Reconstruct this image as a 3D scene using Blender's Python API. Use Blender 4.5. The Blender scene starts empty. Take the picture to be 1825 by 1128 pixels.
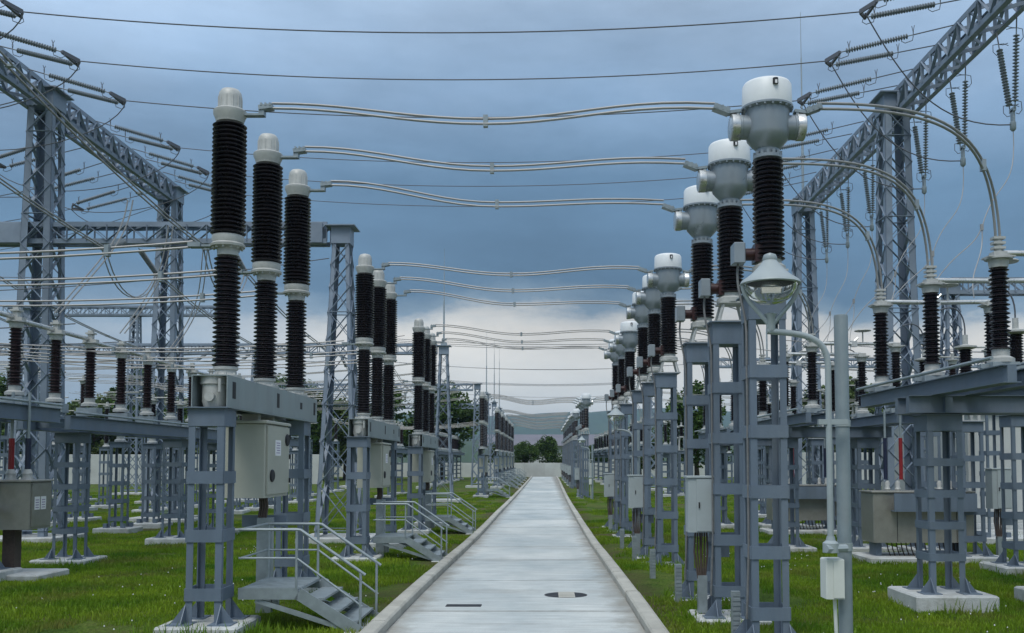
import bpy, math, random
from mathutils import Vector, Matrix, noise
random.seed(7)
R = math.radians
sc = bpy.context.scene

# ------------------------------------------------------------------ camera
cam = bpy.data.cameras.new('camera')
cam_o = bpy.data.objects.new('camera', cam)
sc.collection.objects.link(cam_o)
cam_o.location = (0, 0, 1.77)
cam_o.rotation_euler = (R(93.0), 0, 0)
cam.sensor_width = 36
cam.lens = 1700 / 1825 * 36
cam.shift_x = -57.5 / 1825
cam.shift_y = (736 - 564) / 1825
cam.clip_start = 0.1
cam.clip_end = 9000
sc.camera = cam_o
sc.render.resolution_x = 1024
sc.render.resolution_y = 633
sc.view_settings.view_transform = 'Standard'
sc.view_settings.look = 'None'
sc.view_settings.gamma = 1
sc.view_settings.exposure = 0.12

# ------------------------------------------------------------------ world
world = bpy.data.worlds.new('World')
sc.world = world
world.use_nodes = True
wn, wl = world.node_tree.nodes, world.node_tree.links
wn.clear()
SUN_EL, SUN_AZ = 58, 200


def node(nodes, kind, **kw):
    n = nodes.new(kind)
    for k, v in kw.items():
        setattr(n, k, v)
    return n


def ramp(nodes, stops, interp='LINEAR'):
    n = nodes.new('ShaderNodeValToRGB')
    n.color_ramp.interpolation = interp
    el = n.color_ramp.elements
    while len(el) < len(stops):
        el.new(0.5)
    for e, (p, c) in zip(el, stops):
        e.position = p
        e.color = (c, c, c, 1) if not isinstance(c, tuple) else (*c, 1)
    return n


def math_n(nodes, links, op, a, b=None, clamp=False):
    n = nodes.new('ShaderNodeMath')
    n.operation = op
    n.use_clamp = clamp
    for i, v in enumerate((a, b)):
        if v is None:
            continue
        if isinstance(v, (int, float)):
            n.inputs[i].default_value = v
        else:
            links.new(v, n.inputs[i])
    return n.outputs[0]


def mix_c(nodes, links, f, a, b, mode='MIX'):
    n = nodes.new('ShaderNodeMix')
    n.data_type = 'RGBA'
    n.blend_type = mode
    for i, v in ((0, f), (6, a), (7, b)):
        if isinstance(v, (int, float)):
            n.inputs[i].default_value = v
        elif isinstance(v, tuple):
            n.inputs[i].default_value = (*v, 1)
        else:
            links.new(v, n.inputs[i])
    return n.outputs[2]


def build_world():
    out = wn.new('ShaderNodeOutputWorld')
    bg = wn.new('ShaderNodeBackground')
    wl.new(bg.outputs[0], out.inputs[0])
    tc = wn.new('ShaderNodeTexCoord')
    sep = wn.new('ShaderNodeSeparateXYZ')
    wl.new(tc.outputs['Generated'], sep.inputs[0])
    z = sep.outputs[2]
    # cloud warp noise, stretched sideways
    mp = wn.new('ShaderNodeMapping')
    mp.inputs['Scale'].default_value = (3.6, 3.6, 8.5)
    wl.new(tc.outputs['Generated'], mp.inputs[0])
    n1 = node(wn, 'ShaderNodeTexNoise')
    n1.inputs['Scale'].default_value = 1.6
    n1.inputs['Detail'].default_value = 7
    n1.inputs['Roughness'].default_value = 0.60
    wl.new(mp.outputs[0], n1.inputs['Vector'])
    mp2 = wn.new('ShaderNodeMapping')
    mp2.inputs['Scale'].default_value = (1.2, 1.2, 4.5)
    mp2.inputs['Location'].default_value = (3.1, 1.7, 0.4)
    wl.new(tc.outputs['Generated'], mp2.inputs[0])
    n2 = node(wn, 'ShaderNodeTexNoise')
    n2.inputs['Scale'].default_value = 1.7
    n2.inputs['Detail'].default_value = 7
    n2.inputs['Roughness'].default_value = 0.58
    wl.new(mp2.outputs[0], n2.inputs['Vector'])
    off = math_n(wn, wl, 'MULTIPLY', math_n(wn, wl, 'SUBTRACT', n1.outputs[0], 0.5), 0.095)
    zz = math_n(wn, wl, 'ADD', z, math_n(wn, wl, 'MULTIPLY', off, 1.0))
    # the ragged lower edge of the grey deck: sags lower away from the middle
    x2 = math_n(wn, wl, 'MULTIPLY', sep.outputs[0], sep.outputs[0])
    zz = math_n(wn, wl, 'ADD', zz, math_n(wn, wl, 'MULTIPLY', x2, 0.16))
    base = ramp(wn, [(0.0, (0.44, 0.50, 0.54)), (0.06, (0.64, 0.65, 0.63)), (0.138, (0.80, 0.765, 0.70)),
                     (0.155, (0.62, 0.63, 0.61)), (0.168, (0.22, 0.31, 0.40)), (0.190, (0.094, 0.182, 0.29)), (0.28, (0.125, 0.228, 0.355)),
                     (0.36, (0.25, 0.385, 0.565)), (0.46, (0.44, 0.59, 0.79)), (0.62, (0.56, 0.70, 0.88)), (1.0, (0.95, 1.02, 1.10))])
    # towards the left the bright gap under the deck closes to a bluish grey
    gap = wn.new('ShaderNodeMapRange')
    gap.inputs[1].default_value = -0.13
    gap.inputs[2].default_value = -0.36
    gap.inputs[4].default_value = 0.85
    gap.interpolation_type = 'SMOOTHSTEP'
    wl.new(math_n(wn, wl, 'ADD', sep.outputs[0], math_n(wn, wl, 'MULTIPLY', off, 2.0)), gap.inputs[0])
    low = wn.new('ShaderNodeMapRange')
    low.inputs[1].default_value = 0.20
    low.inputs[2].default_value = 0.12
    wl.new(z, low.inputs[0])
    gapf = math_n(wn, wl, 'MULTIPLY', gap.outputs[0], low.outputs[0])
    wl.new(zz, base.inputs[0])
    mott = ramp(wn, [(0.32, 0.76), (0.68, 1.22)])
    wl.new(n2.outputs[0], mott.inputs[0])
    b2 = mix_c(wn, wl, gapf, base.outputs[0], (0.24, 0.33, 0.43))
    col = mix_c(wn, wl, 1.0, b2, mott.outputs[0], 'MULTIPLY')
    sky = node(wn, 'ShaderNodeTexSky', sky_type='NISHITA')
    sky.sun_disc = False
    sky.sun_elevation = R(SUN_EL)
    sky.sun_rotation = R(SUN_AZ)
    sk = mix_c(wn, wl, 1.0, sky.outputs[0], (0.1, 0.1, 0.1), 'MULTIPLY')
    col = mix_c(wn, wl, 0.10, col, sk)
    wl.new(col, bg.inputs[0])
    bg.inputs[1].default_value = 1.0


build_world()

# ------------------------------------------------------------------ sun
sun = bpy.data.lights.new('sun', 'SUN')
sun.energy = 1.5
sun.angle = R(25)
sun.color = (1.0, 0.97, 0.92)
sun_o = bpy.data.objects.new('sun', sun)
sc.collection.objects.link(sun_o)
dv = Vector((math.sin(R(SUN_AZ)) * math.cos(R(SUN_EL)), math.cos(R(SUN_AZ)) * math.cos(R(SUN_EL)), math.sin(R(SUN_EL))))
sun_o.rotation_euler = dv.to_track_quat('Z', 'Y').to_euler()


# ------------------------------------------------------------------ materials
def material(name, col, rough=0.6, metal=0.0, var=0.12, scale=6.0, dirt=None, dirt_amt=0.0, bump=0.0,
             bscale=60.0, spec=0.5, stretch=(1, 1, 1), obj_var=0.0):
    m = bpy.data.materials.new(name)
    m.use_nodes = True
    n, l = m.node_tree.nodes, m.node_tree.links
    b = n['Principled BSDF']
    b.inputs['Roughness'].default_value = rough
    b.inputs['Metallic'].default_value = metal
    b.inputs['Specular IOR Level'].default_value = spec
    geo = n.new('ShaderNodeNewGeometry')
    mp = n.new('ShaderNodeMapping')
    mp.inputs['Scale'].default_value = stretch
    l.new(geo.outputs['Position'], mp.inputs[0])
    t = n.new('ShaderNodeTexNoise')
    t.inputs['Scale'].default_value = scale
    t.inputs['Detail'].default_value = 6
    t.inputs['Roughness'].default_value = 0.6
    l.new(mp.outputs[0], t.inputs['Vector'])
    r = ramp(n, [(0.3, 1 - var), (0.7, 1 + var)])
    l.new(t.outputs[0], r.inputs[0])
    c = mix_c(n, l, 1.0, col, r.outputs[0], 'MULTIPLY')
    if obj_var:
        oi = n.new('ShaderNodeObjectInfo')
        rr = ramp(n, [(0.0, 1 - obj_var), (1.0, 1 + obj_var)])
        l.new(oi.outputs['Random'], rr.inputs[0])
        c = mix_c(n, l, 1.0, c, rr.outputs[0], 'MULTIPLY')
    if dirt:
        t2 = n.new('ShaderNodeTexNoise')
        t2.inputs['Scale'].default_value = scale * 0.45
        t2.inputs['Detail'].default_value = 8
        t2.inputs['Roughness'].default_value = 0.7
        l.new(mp.outputs[0], t2.inputs['Vector'])
        r2 = ramp(n, [(0.48, 0.0), (0.72, dirt_amt)])
        l.new(t2.outputs[0], r2.inputs[0])
        c = mix_c(n, l, r2.outputs[0], c, dirt)
    l.new(c, b.inputs['Base Color'])
    rv = ramp(n, [(0.3, max(0.05, rough - 0.08)), (0.7, min(1, rough + 0.1))])
    l.new(t.outputs[0], rv.inputs[0])
    l.new(rv.outputs[0], b.inputs['Roughness'])
    if bump:
        t3 = n.new('ShaderNodeTexNoise')
        t3.inputs['Scale'].default_value = bscale
        t3.inputs['Detail'].default_value = 4
        l.new(geo.outputs['Position'], t3.inputs['Vector'])
        bp = n.new('ShaderNodeBump')
        bp.inputs['Strength'].default_value = bump
        bp.inputs['Distance'].default_value = 0.02
        l.new(t3.outputs[0], bp.inputs['Height'])
        l.new(bp.outputs[0], b.inputs['Normal'])
    return m


M = {
    'steel': material('painted_steel', (0.125, 0.165, 0.215), 0.5, 0.0, 0.16, 3.0, (0.20, 0.23, 0.25), 0.45, 0.08, 40, stretch=(1, 1, 0.25), obj_var=0.06),
    'lattice': material('lattice_steel', (0.20, 0.25, 0.315), 0.5, 0.0, 0.16, 2.0, (0.26, 0.30, 0.34), 0.4, obj_var=0.14),
    'galv': material('galvanised_steel', (0.30, 0.35, 0.37), 0.42, 0.35, 0.14, 9.0, (0.20, 0.23, 0.24), 0.4, obj_var=0.05),
    'beam': material('galvanised_beam', (0.27, 0.32, 0.33), 0.45, 0.2, 0.12, 5.0, (0.18, 0.21, 0.22), 0.5, 0.05, 50, stretch=(1, 1, 0.4)),
    'porcelain': material('dark_porcelain', (0.0085, 0.0065, 0.0100), 0.26, 0.0, 0.3, 5.0, (0.03, 0.026, 0.026), 0.25),
    'porcelain_red': material('reddish_porcelain', (0.016, 0.007, 0.010), 0.3, 0.0, 0.3, 5.0, (0.035, 0.026, 0.026), 0.3),
    'glass_ins': material('strain_insulator_grey', (0.20, 0.23, 0.25), 0.3, 0.0, 0.1, 8.0),
    'cast': material('cast_aluminium', (0.46, 0.47, 0.45), 0.5, 0.15, 0.10, 14.0, (0.28, 0.28, 0.26), 0.4, 0.1, 90),
    'ct_body': material('transformer_grey', (0.27, 0.31, 0.34), 0.33, 0.25, 0.06, 5.0, (0.22, 0.24, 0.25), 0.3),
    'ct_lid': material('white_lid', (0.76, 0.79, 0.80), 0.38, 0.0, 0.04, 4.0, (0.55, 0.56, 0.54), 0.25),
    'bright': material('bright_aluminium', (0.62, 0.63, 0.62), 0.3, 0.7, 0.08, 12.0),
    'wire': material('aluminium_conductor', (0.33, 0.33, 0.325), 0.5, 0.35, 0.12, 10.0),
    'wire_dark': material('weathered_line_wire', (0.12, 0.13, 0.15), 0.6, 0.2, 0.1, 4.0),
    'cabinet': material('beige_cabinet', (0.40, 0.41, 0.35), 0.45, 0.0, 0.05, 4.0, (0.30, 0.30, 0.25), 0.3),
    'cab_grey': material('grey_cabinet', (0.36, 0.41, 0.42), 0.42, 0.0, 0.05, 3.0, (0.28, 0.31, 0.31), 0.35),
    'cab_steel': material('stainless_cabinet', (0.30, 0.30, 0.27), 0.4, 0.45, 0.1, 7.0, (0.20, 0.20, 0.18), 0.4),
    'cream': material('cream_box', (0.62, 0.65, 0.60), 0.45, 0.0, 0.04, 6.0),
    'black': material('black_rubber', (0.012, 0.013, 0.016), 0.6),
    'cable': material('brown_cable', (0.07, 0.05, 0.04), 0.7, 0, 0.3, 25),
    'paper': material('paper_label', (0.78, 0.78, 0.80), 0.6, 0, 0.02),
    'print': material('label_print', (0.25, 0.18, 0.36), 0.6, 0, 0.02),
    'redbox': material('red_brown_resin', (0.038, 0.012, 0.012), 0.35, 0, 0.2, 10),
    'red': material('red_paint', (0.24, 0.012, 0.016), 0.45, 0, 0.1, 10),
    'navy': material('navy_paint', (0.012, 0.018, 0.05), 0.45, 0, 0.1, 10),
    'footing': material('whitewashed_concrete', (0.50, 0.52, 0.51), 0.88, 0, 0.14, 5.0, (0.24, 0.23, 0.18), 0.8, 0.4, 45),
    'kerb': material('kerb_concrete', (0.42, 0.415, 0.37), 0.85, 0, 0.14, 3.0, (0.22, 0.21, 0.17), 0.6, 0.5, 60, obj_var=0.08),
    'panel': material('wall_concrete', (0.50, 0.52, 0.50), 0.85, 0, 0.10, 0.8, (0.34, 0.34, 0.32), 0.4, 0.2, 8, obj_var=0.05),
    'post': material('post_paint', (0.22, 0.27, 0.29), 0.42, 0.1, 0.08, 8.0, (0.28, 0.31, 0.32), 0.4),
    'hose': material('grey_conduit', (0.16, 0.165, 0.165), 0.6, 0, 0.2, 20),
    'lamp': material('lamp_paint', (0.33, 0.38, 0.39), 0.4, 0.1, 0.06, 8.0),
    'bark': material('bark', (0.07, 0.055, 0.04), 0.9, 0, 0.3, 8, bump=0.5, bscale=20),
    'seal': material('joint_filling', (0.29, 0.295, 0.28), 0.9, 0, 0.3, 6),
    'roof': material('grey_roof', (0.16, 0.16, 0.19), 0.8, 0, 0.15, 0.4),
    'reflector': material('lamp_reflector', (0.7, 0.7, 0.66), 0.15, 0.85, 0.05),
}
g = bpy.data.materials.new('lamp_glass')
g.use_nodes = True
gb = g.node_tree.nodes['Principled BSDF']
gb.inputs['Base Color'].default_value = (0.9, 0.93, 0.92, 1)
gb.inputs['Roughness'].default_value = 0.08
gb.inputs['Transmission Weight'].default_value = 0.92
gb.inputs['IOR'].default_value = 1.12
M['glass'] = g


def leaf_material(name, a, b2, trans=0.25, dry=None):
    m = bpy.data.materials.new(name)
    m.use_nodes = True
    n, l = m.node_tree.nodes, m.node_tree.links
    b = n['Principled BSDF']
    b.inputs['Roughness'].default_value = 0.55
    b.inputs['Specular IOR Level'].default_value = 0.25
    geo = n.new('ShaderNodeNewGeometry')
    t = n.new('ShaderNodeTexNoise')
    t.inputs['Scale'].default_value = 0.55
    t.inputs['Detail'].default_value = 5
    l.new(geo.outputs['Position'], t.inputs['Vector'])
    r = ramp(n, [(0.32, 0.0), (0.68, 1.0)])
    l.new(t.outputs[0], r.inputs[0])
    oi = n.new('ShaderNodeNewGeometry')
    rr = ramp(n, [(0.0, 0.72), (1.0, 1.3)])
    l.new(oi.outputs['Random Per Island'], rr.inputs[0])
    c = mix_c(n, l, r.outputs[0], a, b2)
    if dry:
        t4 = n.new('ShaderNodeTexNoise')
        t4.inputs['Scale'].default_value = 0.8
        t4.inputs['Detail'].default_value = 8
        t4.inputs['Roughness'].default_value = 0.7
        l.new(geo.outputs['Position'], t4.inputs['Vector'])
        r4 = ramp(n, [(0.50, 0.0), (0.68, 0.85)])
        l.new(t4.outputs[0], r4.inputs[0])
        c = mix_c(n, l, r4.outputs[0], c, dry)
    c = mix_c(n, l, 1.0, c, rr.outputs[0], 'MULTIPLY')
    l.new(c, b.inputs['Base Color'])
    tr = n.new('ShaderNodeBsdfTranslucent')
    l.new(c, tr.inputs[0])
    mx = n.new('ShaderNodeMixShader')
    mx.inputs[0].default_value = trans
    l.new(b.outputs[0], mx.inputs[1])
    l.new(tr.outputs[0], mx.inputs[2])
    l.new(mx.outputs[0], n['Material Output'].inputs[0])
    return m


M['leaf'] = leaf_material('tree_leaves', (0.040, 0.085, 0.016), (0.085, 0.145, 0.030))
M['leaf2'] = leaf_material('pale_tree_leaves', (0.075, 0.12, 0.035), (0.13, 0.175, 0.062))
M['grass'] = leaf_material('grass_blades', (0.070, 0.185, 0.010), (0.27, 0.38, 0.026), 0.42, (0.24, 0.225, 0.06))


def ground_material():
    m = bpy.data.materials.new('grass_soil')
    m.use_nodes = True
    n, l = m.node_tree.nodes, m.node_tree.links
    b = n['Principled BSDF']
    b.inputs['Roughness'].default_value = 0.95
    b.inputs['Specular IOR Level'].default_value = 0.1
    geo = n.new('ShaderNodeNewGeometry')

    def ns(s, d=6, r_=0.6):
        t = n.new('ShaderNodeTexNoise')
        t.inputs['Scale'].default_value = s
        t.inputs['Detail'].default_value = d
        t.inputs['Roughness'].default_value = r_
        l.new(geo.outputs['Position'], t.inputs['Vector'])
        return t.outputs[0]
    a = ramp(n, [(0.35, (0.045, 0.085, 0.012)), (0.5, (0.075, 0.125, 0.018)), (0.68, (0.12, 0.145, 0.035))])
    l.new(ns(1.1), a.inputs[0])
    f = ramp(n, [(0.3, 0.4), (0.7, 1.6)])
    l.new(ns(35, 3), f.inputs[0])
    c = mix_c(n, l, 1.0, a.outputs[0], f.outputs[0], 'MULTIPLY')
    d = ramp(n, [(0.50, 0.0), (0.62, 0.8)])
    l.new(ns(0.45, 8, 0.7), d.inputs[0])
    c = mix_c(n, l, d.outputs[0], c, (0.10, 0.080, 0.045))
    # bare trodden strip along the kerbs
    sx = n.new('ShaderNodeSeparateXYZ')
    l.new(geo.outputs['Position'], sx.inputs[0])
    e = math_n(n, l, 'ABSOLUTE', math_n(n, l, 'ADD', sx.outputs[0], 0.30))
    e = math_n(n, l, 'ADD', e, math_n(n, l, 'MULTIPLY', math_n(n, l, 'SUBTRACT', ns(1.6, 7, 0.7), 0.5), 1.6))
    mr = n.new('ShaderNodeMapRange')
    mr.inputs[1].default_value = 2.1
    mr.inputs[2].default_value = 1.6
    mr.inputs[4].default_value = 0.8
    l.new(e, mr.inputs[0])
    c = mix_c(n, l, mr.outputs[0], c, (0.085, 0.075, 0.038))
    l.new(c, b.inputs['Base Color'])
    bp = n.new('ShaderNodeBump')
    bp.inputs['Strength'].default_value = 0.9
    bp.inputs['Distance'].default_value = 0.06
    l.new(ns(22, 4), bp.inputs['Height'])
    l.new(bp.outputs[0], b.inputs['Normal'])
    return m


def path_material():
    m = bpy.data.materials.new('path_concrete')
    m.use_nodes = True
    n, l = m.node_tree.nodes, m.node_tree.links
    b = n['Principled BSDF']
    geo = n.new('ShaderNodeNewGeometry')

    def ns(s, d=6, r_=0.6, st=(1, 1, 1)):
        mp = n.new('ShaderNodeMapping')
        mp.inputs['Scale'].default_value = st
        l.new(geo.outputs['Position'], mp.inputs[0])
        t = n.new('ShaderNodeTexNoise')
        t.inputs['Scale'].default_value = s
        t.inputs['Detail'].default_value = d
        t.inputs['Roughness'].default_value = r_
        l.new(mp.outputs[0], t.inputs['Vector'])
        return t.outputs[0]
    a = ramp(n, [(0.30, (0.37, 0.42, 0.43)), (0.5, (0.49, 0.525, 0.52)), (0.70, (0.62, 0.64, 0.62))])
    l.new(ns(0.55, 7, 0.62, (1.0, 0.45, 1)), a.inputs[0])
    # brush marks across the path
    f = ramp(n, [(0.3, 0.84), (0.7, 1.12)])
    l.new(ns(9, 5, 0.6, (0.18, 1.0, 1)), f.inputs[0])
    c = mix_c(n, l, 1.0, a.outputs[0], f.outputs[0], 'MULTIPLY')
    f2 = ramp(n, [(0.35, 0.93), (0.65, 1.06)])
    l.new(ns(60, 3), f2.inputs[0])
    c = mix_c(n, l, 1.0, c, f2.outputs[0], 'MULTIPLY')
    # dirt settled along the two kerbs
    sx = n.new('ShaderNodeSeparateXYZ')
    l.new(geo.outputs['Position'], sx.inputs[0])
    e = math_n(n, l, 'ABSOLUTE', math_n(n, l, 'ADD', sx.outputs[0], 0.30))
    e = math_n(n, l, 'ADD', e, math_n(n, l, 'MULTIPLY', math_n(n, l, 'SUBTRACT', ns(2.2, 7, 0.7), 0.5), 0.9))
    er = ramp(n, [(0.0, 0.0), (1.0, 0.0)])
    mr = n.new('ShaderNodeMapRange')
    mr.inputs[1].default_value = 1.06
    mr.inputs[2].default_value = 1.36
    mr.inputs[4].default_value = 0.82
    l.new(e, mr.inputs[0])
    c = mix_c(n, l, mr.outputs[0], c, (0.25, 0.235, 0.20))
    # damp darker stains
    st = ramp(n, [(0.56, 0.0), (0.64, 0.42)])
    l.new(ns(0.9, 8, 0.65, (0.5, 1.3, 1)), st.inputs[0])
    c = mix_c(n, l, st.outputs[0], c, (0.29, 0.29, 0.27))
    # every slab was cast from its own batch
    oi = n.new('ShaderNodeObjectInfo')
    ov = ramp(n, [(0.0, (0.86, 0.885, 0.89)), (1.0, (1.08, 1.07, 1.05))])
    l.new(oi.outputs['Random'], ov.inputs[0])
    c = mix_c(n, l, 1.0, c, ov.outputs[0], 'MULTIPLY')
    l.new(c, b.inputs['Base Color'])
    rr = ramp(n, [(0.35, 0.5), (0.65, 0.8)])
    l.new(ns(0.8, 5), rr.inputs[0])
    l.new(rr.outputs[0], b.inputs['Roughness'])
    bp = n.new('ShaderNodeBump')
    bp.inputs['Strength'].default_value = 0.25
    bp.inputs['Distance'].default_value = 0.01
    l.new(ns(45, 4, 0.6, (0.4, 1, 1)), bp.inputs['Height'])
    l.new(bp.outputs[0], b.inputs['Normal'])
    return m


M['ground'] = ground_material()
M['path'] = path_material()
M['hill'] = material('wooded_hill', (0.035, 0.060, 0.025), 0.95, 0, 0.35, 0.02, (0.07, 0.09, 0.04), 0.5)


# ------------------------------------------------------------------ mesh building
class MB:
    def __init__(s):
        s.v, s.f, s.sm, s.mi = [], [], [], []

    def add(s, vs, fs, smooth=False, mi=0):
        o = len(s.v)
        s.v += [tuple(v) for v in vs]
        s.f += [tuple(i + o for i in f) for f in fs]
        s.sm += [smooth] * len(fs)
        s.mi += [mi] * len(fs)
        return s

    def box(s, x0, x1, y0, y1, z0, z1, mi=0):
        vs = [(x, y, z) for z in (z0, z1) for y in (y0, y1) for x in (x0, x1)]
        return s.add(vs, [(0, 2, 3, 1), (4, 5, 7, 6), (0, 1, 5, 4), (2, 6, 7, 3), (0, 4, 6, 2), (1, 3, 7, 5)], mi=mi)

    def cbox(s, c, d, mi=0):
        return s.box(c[0] - d[0] / 2, c[0] + d[0] / 2, c[1] - d[1] / 2, c[1] + d[1] / 2, c[2] - d[2] / 2, c[2] + d[2] / 2, mi)

    def bbox(s, x0, x1, y0, y1, z0, z1, b=0.01):
        # box with chamfered vertical and top edges
        a = [(x0 + b, y0), (x1 - b, y0), (x1, y0 + b), (x1, y1 - b), (x1 - b, y1), (x0 + b, y1), (x0, y1 - b), (x0, y0 + b)]
        cx, cy = (x0 + x1) / 2, (y0 + y1) / 2
        ins = [(x + (b if x < cx else -b), y + (b if y < cy else -b)) for x, y in a]
        vs = [(x, y, z0) for x, y in a] + [(x, y, z1 - b) for x, y in a] + [(x, y, z1) for x, y in ins]
        fs = [tuple(range(7, -1, -1)), tuple(range(16, 24))]
        for k in range(8):
            j = (k + 1) % 8
            fs += [(k, j, 8 + j, 8 + k), (8 + k, 8 + j, 16 + j, 16 + k)]
        return s.add(vs, fs)

    def bar(s, p, q, w, h=None, up=(0, 0, 1), mi=0):
        h = h or w
        p, q = Vector(p), Vector(q)
        d = (q - p).normalized()
        u = Vector(up)
        if abs(d.dot(u)) > 0.98:
            u = Vector((0, 1, 0))
        a = d.cross(u).normalized() * w / 2
        b = a.cross(d).normalized() * h / 2
        vs = [p - a - b, p + a - b, p + a + b, p - a + b, q - a - b, q + a - b, q + a + b, q - a + b]
        return s.add(vs, [(3, 2, 1, 0), (4, 5, 6, 7), (0, 1, 5, 4), (1, 2, 6, 5), (2, 3, 7, 6), (3, 0, 4, 7)], mi=mi)

    def tube(s, pts, r, n=6, mi=0):
        pts = [Vector(p) for p in pts]
        rings = []
        prev = None
        for i, p in enumerate(pts):
            d = (pts[min(i + 1, len(pts) - 1)] - pts[max(i - 1, 0)]).normalized()
            if prev is None:
                u = Vector((0, 0, 1)) if abs(d.z) < 0.9 else Vector((1, 0, 0))
                a = d.cross(u).normalized()
            else:
                a = (prev - d * prev.dot(d)).normalized()
            prev = a
            b = d.cross(a)
            rr = r[i] if isinstance(r, (list, tuple)) else r
            rings.append([p + (a * math.cos(2 * math.pi * k / n) + b * math.sin(2 * math.pi * k / n)) * rr for k in range(n)])
        vs = [v for rg in rings for v in rg]
        fs = []
        for i in range(len(pts) - 1):
            for k in range(n):
                j = (k + 1) % n
                fs.append((i * n + k, i * n + j, (i + 1) * n + j, (i + 1) * n + k))
        s.add(vs, fs, True, mi)
        m = (len(pts) - 1) * n
        s.add([vs[k] for k in range(n)], [tuple(range(n - 1, -1, -1))], mi=mi)
        s.add([vs[m + k] for k in range(n)], [tuple(range(n))], mi=mi)
        return s

    def lathe(s, prof, n=24, c=(0, 0, 0), axis='Z', mi=0):
        vs = []
        for r, z in prof:
            for k in range(n):
                a = 2 * math.pi * k / n
                x, y = r * math.cos(a), r * math.sin(a)
                v = {'Z': (x, y, z), 'X': (z, x, y), 'Y': (y, z, x)}[axis]
                vs.append((v[0] + c[0], v[1] + c[1], v[2] + c[2]))
        fs = []
        for i in range(len(prof) - 1):
            for k in range(n):
                j = (k + 1) % n
                fs.append((i * n + k, i * n + j, (i + 1) * n + j, (i + 1) * n + k))
        s.add(vs, fs, True, mi)
        m = (len(prof) - 1) * n
        if prof[0][0] > 1e-4:
            s.add(vs[:n], [tuple(range(n - 1, -1, -1))], mi=mi)
        if prof[-1][0] > 1e-4:
            s.add(vs[m:], [tuple(range(n))], mi=mi)
        return s

    def mesh(s, name, mats):
        me = bpy.data.meshes.new(name)
        me.from_pydata(s.v, [], s.f)
        me.polygons.foreach_set('use_smooth', s.sm)
        for m in (mats if isinstance(mats, (list, tuple)) else [mats]):
            me.materials.append(M[m])
        me.polygons.foreach_set('material_index', s.mi)
        me.update()
        if any(s.sm):
            me.set_sharp_from_angle(angle=R(38))
        return me


COL = sc.collection


def link(name, data, parent=None, loc=(0, 0, 0), label=None):
    o = bpy.data.objects.new(name, data)
    COL.objects.link(o)
    o.location = loc
    if parent:
        o.parent = parent
    if label:
        o['label'] = label
    return o


def tag(o, label=None, cat=None, group=None, kind=None):
    if label:
        o['label'] = label
    if cat:
        o['category'] = cat
    if group:
        o['group'] = group
    if kind:
        o['kind'] = kind
    return o


def thing(name, label, cat, loc, group=None):
    return tag(link(name, None, None, loc), label, cat, group)


def kids(o):
    return [c for c in bpy.data.objects if c.parent == o]


CH = {}


def copy_tree(o, loc, label, name=None):
    """copy a thing, its parts and their sub-parts"""
    if o.name not in CH:
        CH[o.name] = [(c, kids(c)) for c in kids(o)]
    r = o.copy()
    COL.objects.link(r)
    r.location = loc
    r['label'] = label
    for c, gs in CH[o.name]:
        cc = c.copy()
        COL.objects.link(cc)
        cc.parent = r
        for g_ in gs:
            gg = g_.copy()
            COL.objects.link(gg)
            gg.parent = cc
    return r


UB = {}


def unit_bar(mat, ell=False):
    """a steel bar 1 long along Z, shared by every brace; ell = angle section"""
    k = (mat, ell)
    if k not in UB:
        b = MB()
        if ell:
            t = 0.11
            b.box(0, 1, 0, t, 0, 1)
            b.box(0, t, t, 1, 0, 1)
        else:
            b.box(-.5, .5, -.5, .5, 0, 1)
        UB[k] = b.mesh('steel_bar', mat)
    return UB[k]


def bar_obj(name, p, q, w, t, mat, parent, up=(0, 0, 1)):
    p, q = Vector(p), Vector(q)
    d = q - p
    L = d.length
    d.normalize()
    u = Vector(up)
    if abs(d.dot(u)) > 0.98:
        u = Vector((0, 1, 0))
    x = d.cross(u).normalized()
    y = d.cross(x)
    o = link(name, unit_bar(mat), parent)
    m = Matrix(((x.x * t, y.x * w, d.x * L, p.x), (x.y * t, y.y * w, d.y * L, p.y), (x.z * t, y.z * w, d.z * L, p.z), (0, 0, 0, 1)))
    o.matrix_basis = m
    return o


def sstep(a, b, x):
    t = min(1, max(0, (x - a) / (b - a)))
    return t * t * (3 - 2 * t)


def gz(y):
    """level of the lawn, which dips a little and rises again towards the end wall"""
    return -0.14 * sstep(11, 26, y) + 0.27 * sstep(45, 112, y)


def px(y):
    """slow sideways drift of the path towards its far end"""
    return 0.30 * sstep(25, 115, y)


def sag(p, q, s, n=14, bulge=0.0):
    p, q = Vector(p), Vector(q)
    out = []
    for i in range(n + 1):
        t = i / n
        v = p.lerp(q, t)
        v.z -= s * 4 * t * (1 - t)
        out.append(v)
    return out


def bez(p0, p1, p2, p3, n=16):
    p0, p1, p2, p3 = map(Vector, (p0, p1, p2, p3))
    return [p0 * (1 - t) ** 3 + p1 * 3 * t * (1 - t) ** 2 + p2 * 3 * t * t * (1 - t) + p3 * t ** 3 for t in [i / n for i in range(n + 1)]]


ORD = ['nearest', 'second', 'third', 'fourth', 'fifth', 'sixth', 'seventh', 'eighth', 'ninth', 'tenth']
PHASE = ['front', 'middle', 'rear']

# ------------------------------------------------------------------ ground, path, kerbs
ys = [-30, 0, 5] + [8 + i for i in range(0, 112)] + [135, 170, 250, 500, 1000, 2000, 4500]
xs = [-4500, -800, -200, -60, -30, -20, -12, -8, -5, -3, -2, -1.86, 1.24, 2, 3, 5, 8, 12, 20, 30, 60, 200, 800, 4500]


def gsurf(x, y):
    n = noise.noise(Vector((x * 0.35, y * 0.35, 0))) * 0.035 if (x < -2 or x > 1.3) and abs(x) < 100 else 0
    n -= 0.075 * (1 - sstep(11, 17, y)) if x > 1.3 else 0
    return gz(y) - 0.045 + n - (0.05 if -1.9 < x < 1.3 else 0)


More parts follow.
